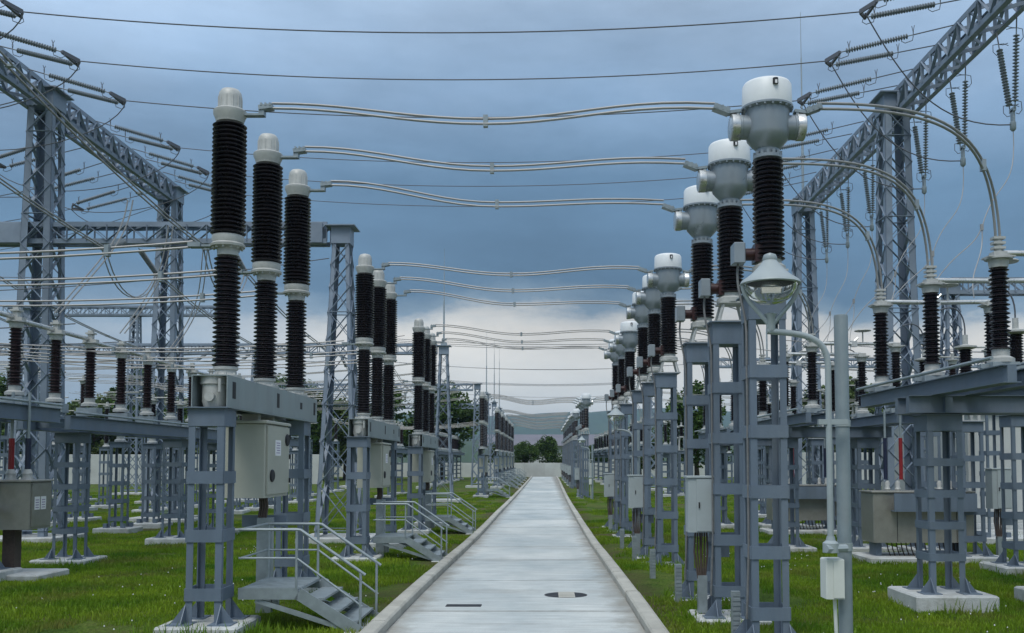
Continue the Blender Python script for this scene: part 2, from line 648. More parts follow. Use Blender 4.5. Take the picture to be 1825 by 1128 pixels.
b = MB()
xx = sorted(set(xs + [x for x in [-16, -14, -10, -9, -7, -6, -4, -2.5, 1.6, 2.5, 4, 6, 7, 9, 10, 14, 16]]))
b.add([(x, y, gsurf(x, y)) for y in ys for x in xx],
      [(j * len(xx) + i, j * len(xx) + i + 1, (j + 1) * len(xx) + i + 1, (j + 1) * len(xx) + i) for j in range(len(ys) - 1) for i in range(len(xx) - 1)], True)
tag(link('ground', b.mesh('ground', 'ground')), kind='structure')

PL, PR_ = -1.66, 1.06
path = tag(link('path', None), kind='structure')
SEAL = {}


def cached_seal(k):
    """weathered joint filling, a slightly ragged strip across the path"""
    if k not in SEAL:
        b = MB()
        rr = random.Random(k)
        m = 40
        vs = []
        for i in range(m + 1):
            x = PL + .01 + (PR_ - PL - .02) * i / m
            w = .016 + .018 * rr.random()
            vs += [(x, -w, 0), (x, w + .006 * rr.random(), 0.001)]
        b.add(vs, [(2 * i, 2 * i + 2, 2 * i + 3, 2 * i + 1) for i in range(m)])
        SEAL[k] = b.mesh('joint_seal', 'seal')
    return SEAL[k]



b = MB()
b.box(-1.7, 1.1, -6, 4.2, -0.04, 0.0)
link('slab', b.mesh('slab', 'path'), path)
y = 4.22
k = 0
while y < 113:
    L = [3.4, 3.9, 3.1, 3.6][k % 4]
    y1 = min(y + L, 114)
    yy = [y + (y1 - y - 0.022) * i / 3 for i in range(4)]
    b = MB()
    vs = []
    for q in yy:
        for x, dz in ((PL, -.1), (PL, 0), (PR_, 0), (PR_, -.1)):
            vs.append((x + px(q), q, gz(q) + dz + (k % 3) * 0.0015))
    fs = []
    for j in range(3):
        for i in range(3):
            fs.append((j * 4 + i + 1, j * 4 + i, (j + 1) * 4 + i, (j + 1) * 4 + i + 1)[::-1])
    fs += [(0, 1, 2, 3), (15, 14, 13, 12)]
    b.add(vs, fs)
    link('slab', b.mesh('slab', 'path'), path)
    if y1 < 100:
        link('joint_seal', cached_seal(k % 3), path, (px(y1), y1 - .011, gz(y1) + .003))
    y = y1
    k += 1
# a shallow trench of dark earth shows in the slab joints
b = MB()
vs, fs = [], []
yy = [4 + i * 2 for i in range(55)]
for q in yy:
    vs += [(PL + px(q) + .02, q, gz(q) - 0.02), (PR_ + px(q) - .02, q, gz(q) - 0.02)]
for i in range(len(yy) - 1):
    fs.append((2 * i, 2 * i + 1, 2 * i + 3, 2 * i + 2))
b.add(vs, fs)
link('joint_filler', b.mesh('joint_filler', 'cable'), path)

for side, label in ((-1, 'left'), (1, 'right')):
    kerb = tag(link('kerb', None), kind='structure')
    y = 3.0
    k = 0
    while y < 112:
        L = 2.4
        b = MB()
        prof = [(0.0, -0.12), (0.0, 0.085), (0.02, 0.105), (0.14, 0.11), (0.175, 0.095), (0.18, -0.12)]
        vs = []
        jx, jz = random.uniform(-.006, .006), random.uniform(-.006, .006)
        e = PL if side < 0 else PR_
        nseg = 2
        for q in [y + 0.008 + (L - 0.016) * i / nseg for i in range(nseg + 1)]:
            for a_, z_ in prof:
                vs.append((e + px(q) + side * (a_ + 0.002) + jx, q, gz(q) + z_ + jz))
        fs = []
        np_ = len(prof)
        for j in range(nseg):
            for i in range(np_ - 1):
                f = (j * np_ + i, j * np_ + i + 1, (j + 1) * np_ + i + 1, (j + 1) * np_ + i)
                fs.append(f if side > 0 else f[::-1])
        a_ = tuple(range(np_))
        c_ = tuple(range(nseg * np_, (nseg + 1) * np_))
        fs += [a_[::-1] if side > 0 else a_, c_ if side > 0 else c_[::-1]]
        b.add(vs, fs)
        link('kerb_stone', b.mesh('kerb_stone', 'kerb'), kerb)
        y += L
        k += 1

# drain cover and wet leaves patches on the path
t = tag(link('drain_cover', MB().bbox(-0.22, 0.22, -0.09, 0.09, 0, 0.008, 0.003).mesh('drain_cover', 'black'), None, (-1.0, 11.95, gz(12) + .001)),
        'dark rectangular drain cover set flush in the path on its left side', 'drain cover')


def disc_mesh(name, r, mat, h=0.01):
    return MB().lathe([(r, 0), (r, h * .7), (r * .94, h), (0, h)], 28).mesh(name, mat)


t = thing('manhole_cover', 'round manhole cover set in the path, dark at both ends and pale across its middle', 'manhole cover', (0.29, 12.95, gz(12.95)))
link('rim', disc_mesh('rim', 0.29, 'black', 0.006), t)
b = MB().box(-0.10, 0.12, -0.27, 0.27, 0.0065, 0.0095)
link('cover_plate', b.mesh('cover_plate', 'kerb'), t)


# ------------------------------------------------------------------ steel support columns
def ell_leg(h, w=0.08, t=0.009):
    return h


LEGM = {}


def leg_mesh(h, w, sx, sy, mat='steel'):
    k = (round(h, 3), w, sx, sy, mat)
    if k not in LEGM:
        t = 0.01
        b = MB()
        ax = sorted((0, -sx * w))
        b.box(ax[0], ax[1], *sorted((0, -sy * t)), 0, h)
        b.box(*sorted((0, -sx * t)), *sorted((-sy * t, -sy * w * .8)), 0, h)
        LEGM[k] = b.mesh('leg', mat)
    return LEGM[k]


PM = {}


def cached(key, fn):
    if key not in PM:
        PM[key] = fn()
    return PM[key]


def footing_mesh(wx, wy, h=0.16):
    return cached(('foot', wx, wy, h), lambda: MB().bbox(-wx / 2, wx / 2, -wy / 2, wy / 2, -0.15, h, 0.02).mesh('footing', 'footing'))


def column(parent, x, y, ztop, w=0.37, step=0.61, header=0.22, first=None, detail=True, foot=0.86, lw=0.06, bh=0.13, zf=0.10):
    """battened column: header box, four angle legs, batten plates, foot gussets and its footing"""
    h = w / 2
    def head():
        b = MB()
        b.box(-h - .006, h + .006, -h - .006, h + .006, ztop - header, ztop - .012)
        b.box(-h - .05, h + .05, -h - .05, h + .05, ztop - .012, ztop)
        return b
    levels = []
    z = (first if first is not None else ztop - header - step)
    while z > zf + 0.17:
        levels.append(z)
        z -= step
    if detail:
        col = link('support_column', cached(('head', w, ztop, header), lambda: head().mesh('support_column', 'steel')), parent, (x, y, 0))
        for sx in (-1, 1):
            for sy in (-1, 1):
                link('leg', leg_mesh(ztop - header - zf, lw, sx, sy), col, (sx * h, sy * h, zf))
                # triangular gusset at the foot, one per leg
                def gus():
                    b = MB()
                    a = Vector((0, 0, 0))
                    for (dx, dy) in ((sx, 0), (0, sy)):
                        n_ = Vector((dy, dx, 0)) * 0.005
                        p = [Vector((0, 0, 0.0)), Vector((dx * .15, dy * .15, 0)), Vector((dx * .13, dy * .13, .03)), Vector((0, 0, .20))]
                        vs = [q - n_ for q in p] + [q + n_ for q in p]
                        b.add(vs, [(0, 1, 2, 3), (7, 6, 5, 4), (0, 4, 5, 1), (1, 5, 6, 2), (2, 6, 7, 3), (3, 7, 4, 0)])
                    b.cbox((sx * .03, sy * .03, .006), (.24, .24, .012))
                    return b.mesh('gusset', 'steel')
                link('gusset', cached(('gus', sx, sy), gus), col, (sx * h, sy * h, zf))
        bm = cached(('bat', w, bh), lambda: MB().box(-h - .004, h + .004, -.006, .006, -bh / 2, bh / 2).mesh('batten', 'steel'))
        for z in levels:
            for k in range(4):
                a = k * math.pi / 2
                o = link('batten', bm, col, (math.sin(a) * (h + .008), -math.cos(a) * (h + .008), z))
                o.rotation_euler = (0, 0, a)
        link('footing', footing_mesh(foot, foot, zf), parent, (x, y, 0))
        return col

    def low():
        b = head()
        for sx in (-1, 1):
            for sy in (-1, 1):
                b.box(*sorted((sx * h, sx * (h - lw))), *sorted((sy * h, sy * (h - .012))), zf, ztop - header)
                b.box(*sorted((sx * h, sx * (h - .012))), *sorted((sy * (h - .012), sy * (h - lw * .8))), zf, ztop - header)
                b.box(*sorted((sx * h, sx * (h + .1))), *sorted((sy * h, sy * (h + .1))), zf, zf + .12)
        for z in levels:
            for q in (-1, 1):
                b.box(-h - .008, h + .008, *sorted((q * (h + .002), q * (h + .012))), z - bh / 2, z + bh / 2)
                b.box(*sorted((q * (h + .002), q * (h + .012))), -h, h, z - bh / 2, z + bh / 2)
        return b
    link('support_column', cached(('low', w, ztop, header, step, bh), lambda: low().mesh('support_column', 'steel')), parent, (x, y, 0))
    link('footing', footing_mesh(foot, foot, zf), parent, (x, y, 0))


def sheds(z0, z1, n, rc, rs, rs1=None, alt=0.0):
    """porcelain profile: n sheds between z0 and z1 (bottom to top)"""
    rs1 = rs1 or rs
    p = [(rc * .9, z0)]
    s = (z1 - z0) / n
    for i in range(n):
        z = z0 + i * s
        r = rs + (rs1 - rs) * i / max(1, n - 1)
        if i % 2:
            r -= alt
        p += [(rc, z + s * .08), (r - .006, z + s * .30), (r, z + s * .42), (r - .004, z + s * .52), (rc, z + s * .92)]
    p.append((rc * .9, z1))
    return p


# ------------------------------------------------------------------ circuit breakers (left row)
BX = -3.52


def breaker(Y, label, detail=True):
    t = thing('circuit_breaker', label, 'circuit breaker', (BX, Y, gz(Y + 1.4)), 'circuit breakers left of the path')
    n = 28 if detail else 12
    column(t, -0.03, -0.30, 2.36, w=0.37, header=0.2, first=1.62, detail=detail, lw=.07)
    column(t, -0.03, 3.02, 2.36, w=0.37, header=0.2, first=1.62, detail=detail, lw=.07)

    def beam():
        b = MB()
        x0, x1, y0, y1, z0, z1, t_ = -.19, .19, -.5, 3.45, 2.365, 2.70, .01
        b.box(x0, x0 + t_, y0, y1, z0, z1)
        b.box(x1 - t_, x1, y0, y1, z0, z1)
        b.box(x0 + t_, x1 - t_, y0, y1, z1 - t_, z1)
        b.box(x0 - .02, x0 + .07, y0, y1, z0 - .012, z0 - .001)
        b.box(x1 - .07, x1 + .02, y0, y1, z0 - .012, z0 - .001)
        return b.mesh('beam', 'beam')
    be = link('beam', cached('bbeam', beam), t)
    if detail:
        slot = cached('slot', lambda: MB().tube([(0, 0, -.09), (0, 0, .09)], 0.034, 12).mesh('slot', 'black'))
        for y in (-.28, 1.42, 2.55, 3.3):
            o = link('slot', slot, be, (.183, y, 2.55))
            o.scale = (.3, 2.6, 1.0 if y != 2.55 else .5)
        mech = cached('mech', lambda: MB().lathe([(.0, -.17), (.06, -.165), (.11, -.14), (.13, -.08), (.13, .10), (.15, .11), (.15, .2), (0, .2)], 20)
                      .tube([(0, -.18, -.03), (0, -.08, -.03)], .05, 14).tube([(.10, -.15, .02), (.10, -.15, .16)], .018, 8).mesh('linkage', 'cast'))
        for y in (-.33, 1.475, 2.95):
            link('linkage', mech, be, (0, y, 2.5))

    def base():
        b = MB()
        b.lathe([(.17, 2.70), (.17, 2.735), (.12, 2.75), (.115, 2.79), (.135, 2.80), (.135, 2.83), (0.1, 2.835)], n)
        for k in range(10 if detail else 0):
            a = math.pi * 2 * k / 10
            b.cbox((math.cos(a) * .155, math.sin(a) * .155, 2.745), (.024, .024, .03))
        return b.mesh('pole', 'cast')

    def casing():
        b = MB()
        b.lathe([(.09, 4.06), (.115, 4.07), (.115, 4.15), (.185, 4.165), (.19, 4.19), (.165, 4.21), (.175, 4.25), (.172, 4.29), (.14, 4.305)], n)
        for k in range(12 if detail else 0):
            a = math.pi * 2 * k / 12
            b.cbox((math.cos(a) * .155, math.sin(a) * .155, 4.155), (.022, .022, .03))
        return b.mesh('middle_casing', 'cast')

    def cap():
        b = MB()
        b.lathe([(.13, 5.56), (.15, 5.57), (.155, 5.60), (.18, 5.66), (.182, 5.70), (.165, 5.715), (.13, 5.72), (.128, 5.73), (.128, 5.86), (.12, 5.91), (.095, 5.945), (.05, 5.96), (0, 5.962)], n)
        for k in range(12 if detail else 0):
            a = math.pi * 2 * k / 12
            b.bar((math.cos(a) * .127, math.sin(a) * .127, 5.725), (math.cos(a) * .127, math.sin(a) * .127, 5.86), .012, .012)
        return b.mesh('head_cap', 'cast')
    pm = cached(('pole', n), base)
    cs = cached(('casing', n), casing)
    cp = cached(('headcap', n), cap)
    up = cached(('upins', n), lambda: MB().lathe(sheds(4.30, 5.56, 26 if detail else 14, .135, .192, .186), n).mesh('interrupter_insulator', 'porcelain'))
    lo = cached(('loins', n), lambda: MB().lathe(sheds(2.83, 4.06, 24 if detail else 13, .105, .150, .145), n).mesh('support_insulator', 'porcelain'))

    def term():
        b = MB()
        b.cbox((.25, 0, 5.66), (.20, .09, .022))
        b.cbox((.36, 0, 5.69), (.06, .09, .08))
        b.bar((.33, 0, 5.735), (.48, 0, 5.755), .12, .05)
        for dx in (.36, .41, .46):
            b.cbox((dx, 0, 5.77), (.02, .13, .03))
        return b.mesh('terminal', 'galv')

    def term2():
        b = MB()
        b.cbox((-.24, 0, 4.18), (.16, .09, .022))
        b.cbox((-.36, 0, 4.19), (.14, .12, .05))
        return b.mesh('waist_terminal', 'galv')
    tm2 = cached('term2', term2)
    tm = cached('term', term)
    for k in range(3):
        p = link('pole', pm, t, (0, 1.475 * k, 0))
        link('interrupter_insulator', up, p)
        link('support_insulator', lo, p)
        link('terminal', tm, p)
        link('waist_terminal', tm2, p)
        link('middle_casing', cs, p)
        link('head_cap', cp, p)
    # control cabinet under the beam
    def cab():
        b = MB()
        b.bbox(-.26, .24, .72, 1.72, 1.36, 2.24, .012)
        b.bbox(-.29, .27, .69, 1.75, 2.24, 2.275, .01)
        b.box(-.1, .1, .9, 1.0, 2.275, 2.36)
        b.box(-.1, .1, 1.5, 1.6, 2.275, 2.36)
        return b.mesh('cabinet', 'cabinet')
    cb = link('cabinet', cached('cab', cab), t)
    if detail:
        link('door', cached('cdoor', lambda: MB().box(.243, .262, .755, 1.69, 1.40, 2.215).mesh('door', 'cabinet')), cb)
        vent = cached('vent', lambda: MB().lathe([(.055, 0), (.055, .012), (.045, .02), (0, .02)], 20, axis='X').mesh('vent', 'black'))
        for (y, z) in ((1.58, 2.06), (.93, 1.62)):
            link('vent', vent, cb, (.262, y, z)).scale = (1, 1.6, 1.35)
        link('notice', cached('notice', lambda: MB().box(.262, .265, 1.06, 1.30, 1.86, 2.05).mesh('notice', 'paper')), cb)

        def lines():
            b = MB()
            for i in range(5):
                b.box(.2655, .2663, 1.10 + .02 * (i % 2), 1.26, 1.89 + i * .03, 1.899 + i * .03)
            return b.mesh('printed_lines', 'print')
        link('printed_lines', cached('plines', lines), cb)
        hg = cached('hinge', lambda: MB().cbox((.262, 1.70, 0), (.03, .03, .06)).mesh('hinge', 'black'))
        for z in (1.55, 1.85, 2.1):
            link('hinge', hg, cb, (0, 0, z))
    def cabs():
        b = MB()
        for i in range(7):
            x, y = .12 + .028 * (i % 4), .93 + .05 * (i // 4)
            b.tube([(x, y, 1.36), (x + .01, y + .01, 1.25), (x - .01, y, 1.1)], .013, 6)
        return b.mesh('cable_bundle', 'cable')
    link('cable_bundle', cached('cabs', cabs), t)
    link('cable_duct', cached('duct', lambda: MB().box(.10, .28, .90, 1.0, 0, 1.12).box(.285, .36, .92, .98, .05, .38).mesh('cable_duct', 'galv')), t)
    link('duct_bracket', cached('dbr', lambda: MB().box(-.14, .40, 1.10, 1.14, 1.0, 1.14).mesh('duct_bracket', 'steel')), t)
    return t


LB = [10.5, 18.56, 26.6, 54.0, 71.0, 79.0, 87.0, 95.0, 103.0]
for i, Y in enumerate(LB):
    lab = f'grey circuit breaker with three dark finned poles, {ORD[i]} in the row left of the path'
    if i < 3:
        if i == 0:
            br0 = breaker(Y, lab)
        else:
            copy_tree(br0, (BX, Y, gz(Y + 1.4)), lab)
    else:
        if i == 3:
            brf = breaker(Y, lab, False)
        else:
            copy_tree(brf, (BX, Y, gz(Y + 1.4)), lab)


# ------------------------------------------------------------------ access steps by each breaker
def steps(X, Y, label):
    """platform and stair towards the path; local origin at the breaker's first pole on the lawn"""
    t = thing('access_steps', label, 'steps', (X, Y, gz(Y)), 'galvanised steps to the breakers')
    y0, y1 = -.2, .8
    zt, xr, xl = .42, .88, .24
    b = MB()
    b.box(xl, xr, y0 + .02, y1 - .02, zt - .03, zt)
    for i in range(7):
        yy = y0 + .12 + i * .125
        b.box(xl + .01, xr - .01, yy, yy + .012, zt, zt + .006)
    link('platform', b.mesh('platform', 'galv'), t)
    for y in (y0, y1 - .02):
        b = MB()
        b.box(xl, xr, y, y + .02, zt - .11, zt + .012)
        link('edge_channel', b.mesh('edge_channel', 'galv'), t)
        b = MB()
        b.bar((xr, y + .01, zt - .045), (1.56, y + .01, -.05), .02, .13)
        link('stringer', b.mesh('stringer', 'galv'), t)
        # raking strut under the platform
        b = MB()
        b.bar((.42, y + .035, zt - .12), (1.46, y + .035, -.03), .03, .05)
        link('strut', b.mesh('strut', 'galv'), t)
    tm = MB().box(-.12, .12, y0 + .025, y1 - .025, -.012, .012).mesh('tread', 'galv')
    for k in range(3):
        link('tread', tm, t, (xr + .16 + k * .18, 0, zt - .11 - k * .12))
    hl = .635
    for y in (y0 + .01, y1 - .01):
        for x, zb in ((xl + .04, zt), (xr - .02, zt), (1.55, -.03)):
            if x == xl + .04 and y < 0:
                continue
            b = MB().tube([(x, y, zb), (x, y, (zt + hl) if x < 1 else .60)], .015, 8)
            link('rail_post', b.mesh('rail_post', 'galv'), t)
        b = MB()
        b.tube([(xl, y, zt + hl), (xr - .02, y, zt + hl), (xr + .02, y, zt + hl - .005), (1.60, y, .60 - .03)], .017, 8)
        link('handrail', b.mesh('handrail', 'galv'), t)
        b = MB()
        b.tube([(xl, y, zt + .33), (xr - .02, y, zt + .33), (1.57, y, .255 - .02)], .012, 8)
        link('mid_rail', b.mesh('mid_rail', 'galv'), t)
    b = MB()
    b.tube([(xl + .02, y0, zt + hl), (xl + .02, y1, zt + hl)], .015, 8)
    b.tube([(xl + .02, y0, zt + .33), (xl + .02, y1, zt + .33)], .012, 8)
    link('end_rail', b.mesh('end_rail', 'galv'), t)
    link('landing_slab', MB().bbox(1.36, 1.66, y0 - .1, y1 + .1, -.12, -.03, .01).mesh('landing_slab', 'footing'), t)
    return t


st0 = steps(BX, 10.5, 'galvanised steps with handrails from the path up to the nearest breaker cabinet')
for i, Y in enumerate(LB[1:]):
    copy_tree(st0, (BX, Y, gz(Y)), f'galvanised steps with handrails at the {ORD[i + 1]} breaker left of the path')

# ------------------------------------------------------------------ current transformers (right row)
CX = 2.33


def transformer(X, Y, label, detail=True):
    t = thing('current_transformer', label, 'current transformer', (X, Y, gz(Y)), 'current transformers right of the path')
    n = 32 if detail else 14
    column(t, -0.06, 0.02, 3.5, w=0.37, header=0.27, first=2.70, detail=detail, lw=.068, zf=-.04)

    def stool():
        b = MB()
        b.box(-.2, .2, -.2, .2, 3.50, 3.515)
        for sx in (-1, 1):
            for sy in (-1, 1):
                b.bar((sx * .17, sy * .15, 3.515), (sx * .11, sy * .12, 3.73), .045, .02)
        b.box(-.16, .16, -.16, .16, 3.73, 3.75)
        b.lathe([(.17, 3.75), (.17, 3.80), (.13, 3.83), (.13, 3.87), (.1, 3.87)], n)
        return b.mesh('base_stool', 'cast')
    link('base_stool', cached(('stool', n), stool), t)
    link('terminal_box', cached('tbox', lambda: MB().tube([(-.16, 0, 3.93), (-.26, 0, 3.93)], .065, 12).box(-.16, 0, -.09, .09, 3.84, 4.02).mesh('terminal_box', 'redbox')), t)
    link('box_cover', cached('tbc', lambda: MB().bbox(-.38, -.26, -.10, .10, 3.83, 4.04, .01).mesh('box_cover', 'ct_body')), t)
    link('insulator', cached(('ctins', n), lambda: MB().lathe(sheds(3.86, 4.93, 22 if detail else 12, .122, .166, .160), n).mesh('insulator', 'porcelain')), t)

    def body():
        b = MB()
        b.lathe([(.13, 4.92), (.15, 4.93), (.15, 4.965), (.115, 4.975), (.12, 5.03), (.16, 5.07), (.212, 5.13), (.228, 5.20), (.228, 5.44), (.27, 5.455), (.27, 5.475), (.2, 5.48)], n)
        for s_ in (-1, 1):
            b.lathe([(.125, s_ * .16), (.125, s_ * .27), (.13, s_ * .275), (.13, s_ * .30)], n, (0, 0, 5.27), 'X')
        for k in range(14 if detail else 0):
            a = math.pi * 2 * k / 14
            b.cbox((math.cos(a) * .135, math.sin(a) * .135, 4.98), (.028, .028, .04))
        for k in range(20 if detail else 0):
            a = math.pi * 2 * k / 20
            b.cbox((math.cos(a) * .255, math.sin(a) * .255, 5.445), (.02, .02, .02))
        return b.mesh('head', 'ct_body')
    hd = link('head', cached(('cthead', n), body), t)

    def lid():
        b = MB()
        b.lathe([(.255, 5.48), (.258, 5.50), (.252, 5.70), (.235, 5.728), (.20, 5.742), (.1, 5.748), (0, 5.75)], n)
        return b.mesh('lid', 'ct_lid')
    ld = link('lid', cached(('ctlid', n), lid), t)
    if detail:
        g_ = cached('gauge', lambda: MB().tube([(0, -.256, 5.635), (0, -.256, 5.695)], .028, 12).mesh('oil_gauge', 'black'))
        o = link('oil_gauge', g_, ld, (.03, 0, 0))
        g2 = cached('gaugei', lambda: MB().cbox((.03, -.286, 5.65), (.022, .006, .035)).mesh('gauge_glass', 'paper'))
        link('gauge_glass', g2, ld)
    cap = cached(('ctcap', n), lambda: MB().lathe([(.135, -.045), (.138, -.04), (.138, .035), (.12, .045), (0, .045)], n, axis='X').mesh('terminal_cap', 'bright'))
    for s_ in (-1, 1):
        o = link('terminal_cap', cap, t, (s_ * .345, 0, 5.27))
        if s_ < 0:
            o.rotation_euler = (0, 0, math.pi)

    def tt():
        b = MB()
        for s_ in (-1, 1):
            b.cbox((s_ * .31, 0, 5.40), (.03, .08, .10))
            b.bar((s_ * .28, 0, 5.44), (s_ * .42, 0, 5.42), .09, .03)
            b.bar((s_ * .40, 0, 5.43), (s_ * .56, 0, 5.49), .12, .055)
            for q in (.42, .47, .53):
                b.cbox((s_ * q, 0, 5.46 + (q - .45) * .3), (.018, .13, .05))
        return b.mesh('line_terminal', 'galv')
    link('line_terminal', cached('ctt', tt), t)
    # flexible conduit hanging from the terminal box
    def conduit():
        b = MB()
        b.tube(bez((-.32, 0, 3.83), (-.36, 0, 3.5), (-.24, -.05, 3.4), (-.262, -.1, 3.0), 10) + [Vector((-.262, -.1, 2.2)), Vector((-.262, -.1, .9)), Vector((-.29, -.1, .2))], .013, 8)
        return b.mesh('conduit', 'hose')
    link('conduit', cached('cond', conduit), t)
    return t


CT = [9.8, 17.8, 25.85, 53.0, 70.0, 78.0, 86.0, 94.0, 102.0]
for i, Y in enumerate(CT):
    for k in range(3):
        lab = f'white lidded current transformer on steel column, {PHASE[k]} of the {ORD[i]} trio right of the path'
        y = Y + 1.83 * k
        x = CX - .04 * k
        loc = (x, y, gz(y) - (0 if i else 0.02 * k))
        if i < 3:
            if i == 0 and k == 0:
                ct0 = transformer(x, y, lab)
            else:
                copy_tree(ct0, loc, lab)
        else:
            if i == 3 and k == 0:
                ctf = transformer(x, y, lab, False)
            else:
                copy_tree(ctf, loc, lab)


# ------------------------------------------------------------------ twin conductors across the path
def twin(name, pts, gap, r, label, cat, group, spacers=(0.5,), mat='wire', vertical=True, n=6):
    t = thing(name, label, cat, tuple(pts[0]), group)
    p0 = Vector(pts[0])
    loc = [Vector(p) - p0 for p in pts]
    for s_ in (-1, 1):
        b = MB()
        q = []
        for i, p in enumerate(loc):
            if vertical == 'perp':
                d = (loc[min(i + 1, len(loc) - 1)] - loc[max(i - 1, 0)]).normalized()
                up = d.cross(Vector((0, 1, 0))).normalized()
                q.append(p + up * s_ * gap / 2 + Vector((0, s_ * gap * .4, 0)))
            elif vertical:
                q.append(p + Vector((0, s_ * gap * .35, s_ * gap / 2)))
            else:
                q.append(p + Vector((s_ * gap / 2, 0, 0)))
        b.tube(q, r, n)
        link('wire', b.mesh('wire', mat), t)
    for f in spacers:
        i = min(len(loc) - 1, int(f * (len(loc) - 1) + .5))
        p = loc[i]
        b = MB().cbox(p, (.05 if vertical else gap + .04, .07, gap + .05 if vertical else .04))
        link('spacer', b.mesh('spacer', 'galv'), t)
    return t


for i in range(9):
    for k in range(3):
        yb = LB[i] + 1.475 * k
        yc = CT[i] + 1.83 * k
        zb = gz(LB[i] + 1.4)
        a = (BX + .46, yb, 5.77 + zb)
        c = (CX - .04 * k - .54, yc, 5.50 + gz(yc))
        s_ = .17 if i < 3 else .25
        m = bez(a, (a[0] + .9, a[1], a[2] + .0), ((a[0] + c[0]) / 2 - .9, (yb + yc) / 2, (a[2] + c[2]) / 2 - s_), ((a[0] + c[0]) / 2, (yb + yc) / 2, (a[2] + c[2]) / 2 - s_), 10)
        m2 = bez(m[-1], ((a[0] + c[0]) / 2 + .9, (yb + yc) / 2, (a[2] + c[2]) / 2 - s_), (c[0] - 1.0, c[1], c[2] + .06), c, 10)
        twin('conductor_span', m + m2[1:], .075 if i < 1 else .05, (.014 if i < 2 else .015) if i < 3 else .016,
             f'pale twin conductor crossing over the path, {PHASE[k]} one of the {ORD[i]} set of three', 'conductor', 'twin conductors over the path', n=6 if i < 3 else 4)

# conductors leaving the breakers' waists towards the left
for i in range(4):
    for k in range(3):
        yb = LB[i] + 1.475 * k
        a = (BX - .40, yb, 4.20 + gz(yb))
        c = (-9.4 - (2.5 if i else 2.0), yb - .05, 4.24 + gz(yb))
        twin('conductor_span', sag(a, c, .18 if i < 2 else .3, 16), .075, .0135,
             f'pale twin conductor leading left from the {PHASE[k]} pole of the {ORD[i]} breaker', 'conductor', 'twin conductors left of the breakers', spacers=(.12, .55))


# ------------------------------------------------------------------ lattice towers and trusses
def lattice_tower(X, Y, H, wb, wt, label, rod=0.0, detail=True, panels=None, lw=.17, name='lattice_tower', cat='lattice tower', flat=.085):
    z0 = gz(Y) if Y < 200 else 0
    t = thing(name, label, cat, (X, Y, z0), 'lattice towers of the yard')
    hb, ht = wb / 2, wt / 2
    top = H - .45

    def hw(z):
        return hb + (ht - hb) * z / top
    n = panels or int(top / 0.82)
    zs = []
    z = .25
    r_ = (wt / wb) ** (1 / n)
    d = 1
    ws = [r_ ** i for i in range(n)]
    s_ = sum(ws)
    for w_ in ws:
        zs.append(z)
        z += w_ / s_ * (top - .25)
    zs.append(top)
    fb = None
    if not detail:
        fb = MB()
    for sx in (-1, 1):
        for sy in (-1, 1):
            p, q = Vector((sx * hb, sy * hb, 0.1)), Vector((sx * ht, sy * ht, top))
            b = fb or MB()
            # angle section leg: two flats meeting at the corner
            for (dx, dy) in ((-sx, 0), (0, -sy)):
                off = Vector((dx, dy, 0)) * lw
                th = Vector((abs(dy), abs(dx), 0)) * .012
                th = Vector((-sx * th.x, -sy * th.y, 0))
                vs = [p, p + off, p + off + th, p + th, q, q + off, q + off + th, q + th]
                b.add(vs, [(3, 2, 1, 0), (4, 5, 6, 7), (0, 1, 5, 4), (1, 2, 6, 5), (2, 3, 7, 6), (3, 0, 4, 7)])
            if detail:
                link('leg', b.mesh('leg', 'lattice'), t)
    cnt = 0
    for i in range(len(zs) - 1):
        a0, a1 = hw(zs[i]) - .015, hw(zs[i + 1]) - .015
        for f in range(4):
            def pt(s_, z, h_):
                v = {0: (s_, -1), 1: (1, s_), 2: (-s_, 1), 3: (-1, -s_)}[f]
                return Vector((v[0] * h_, v[1] * h_, z))
            up = {0: (0, 1, 0), 1: (1, 0, 0), 2: (0, 1, 0), 3: (1, 0, 0)}[f]
            segs = [(pt(-1, zs[i], a0), pt(1, zs[i + 1], a1)), (pt(1, zs[i], a0), pt(-1, zs[i + 1], a1))]
            if i % 3 == 0:
                segs.append((pt(-1, zs[i], a0), pt(1, zs[i], a0)))
            for p, q in segs:
                if detail:
                    bar_obj('brace', p, q, flat, .012, 'lattice', t, up)
                else:
                    fb.bar(p, q, .02, .05)
    if fb:
        link('lattice', fb.mesh('lattice', 'lattice'), t)
    b = MB()
    b.box(-ht - .03, ht + .03, -ht - .03, ht + .03, top, H - .03)
    b.box(-ht - .16, ht + .16, -ht - .16, ht + .16, H - .03, H)
    link('cap', b.mesh('cap', 'lattice'), t)
    if rod:
        b = MB()
        b.tube([(0, 0, H), (0, 0, H + rod * .45), (0, 0, H + rod * .46), (0, 0, rod * .75 + H), (0, 0, rod * .76 + H), (0, 0, H + rod)], [.05, .045, .03, .026, .014, .008], 6)
        b.cbox((0, 0, H + .08), (.3, .3, .16))
        link('lightning_rod', b.mesh('lightning_rod', 'galv'), t)
    fw = wb + .75
    link('footing', MB().bbox(-fw / 2, fw / 2, -fw / 2, fw / 2, -.1, .1, .02).mesh('footing', 'footing'), t)
    return t


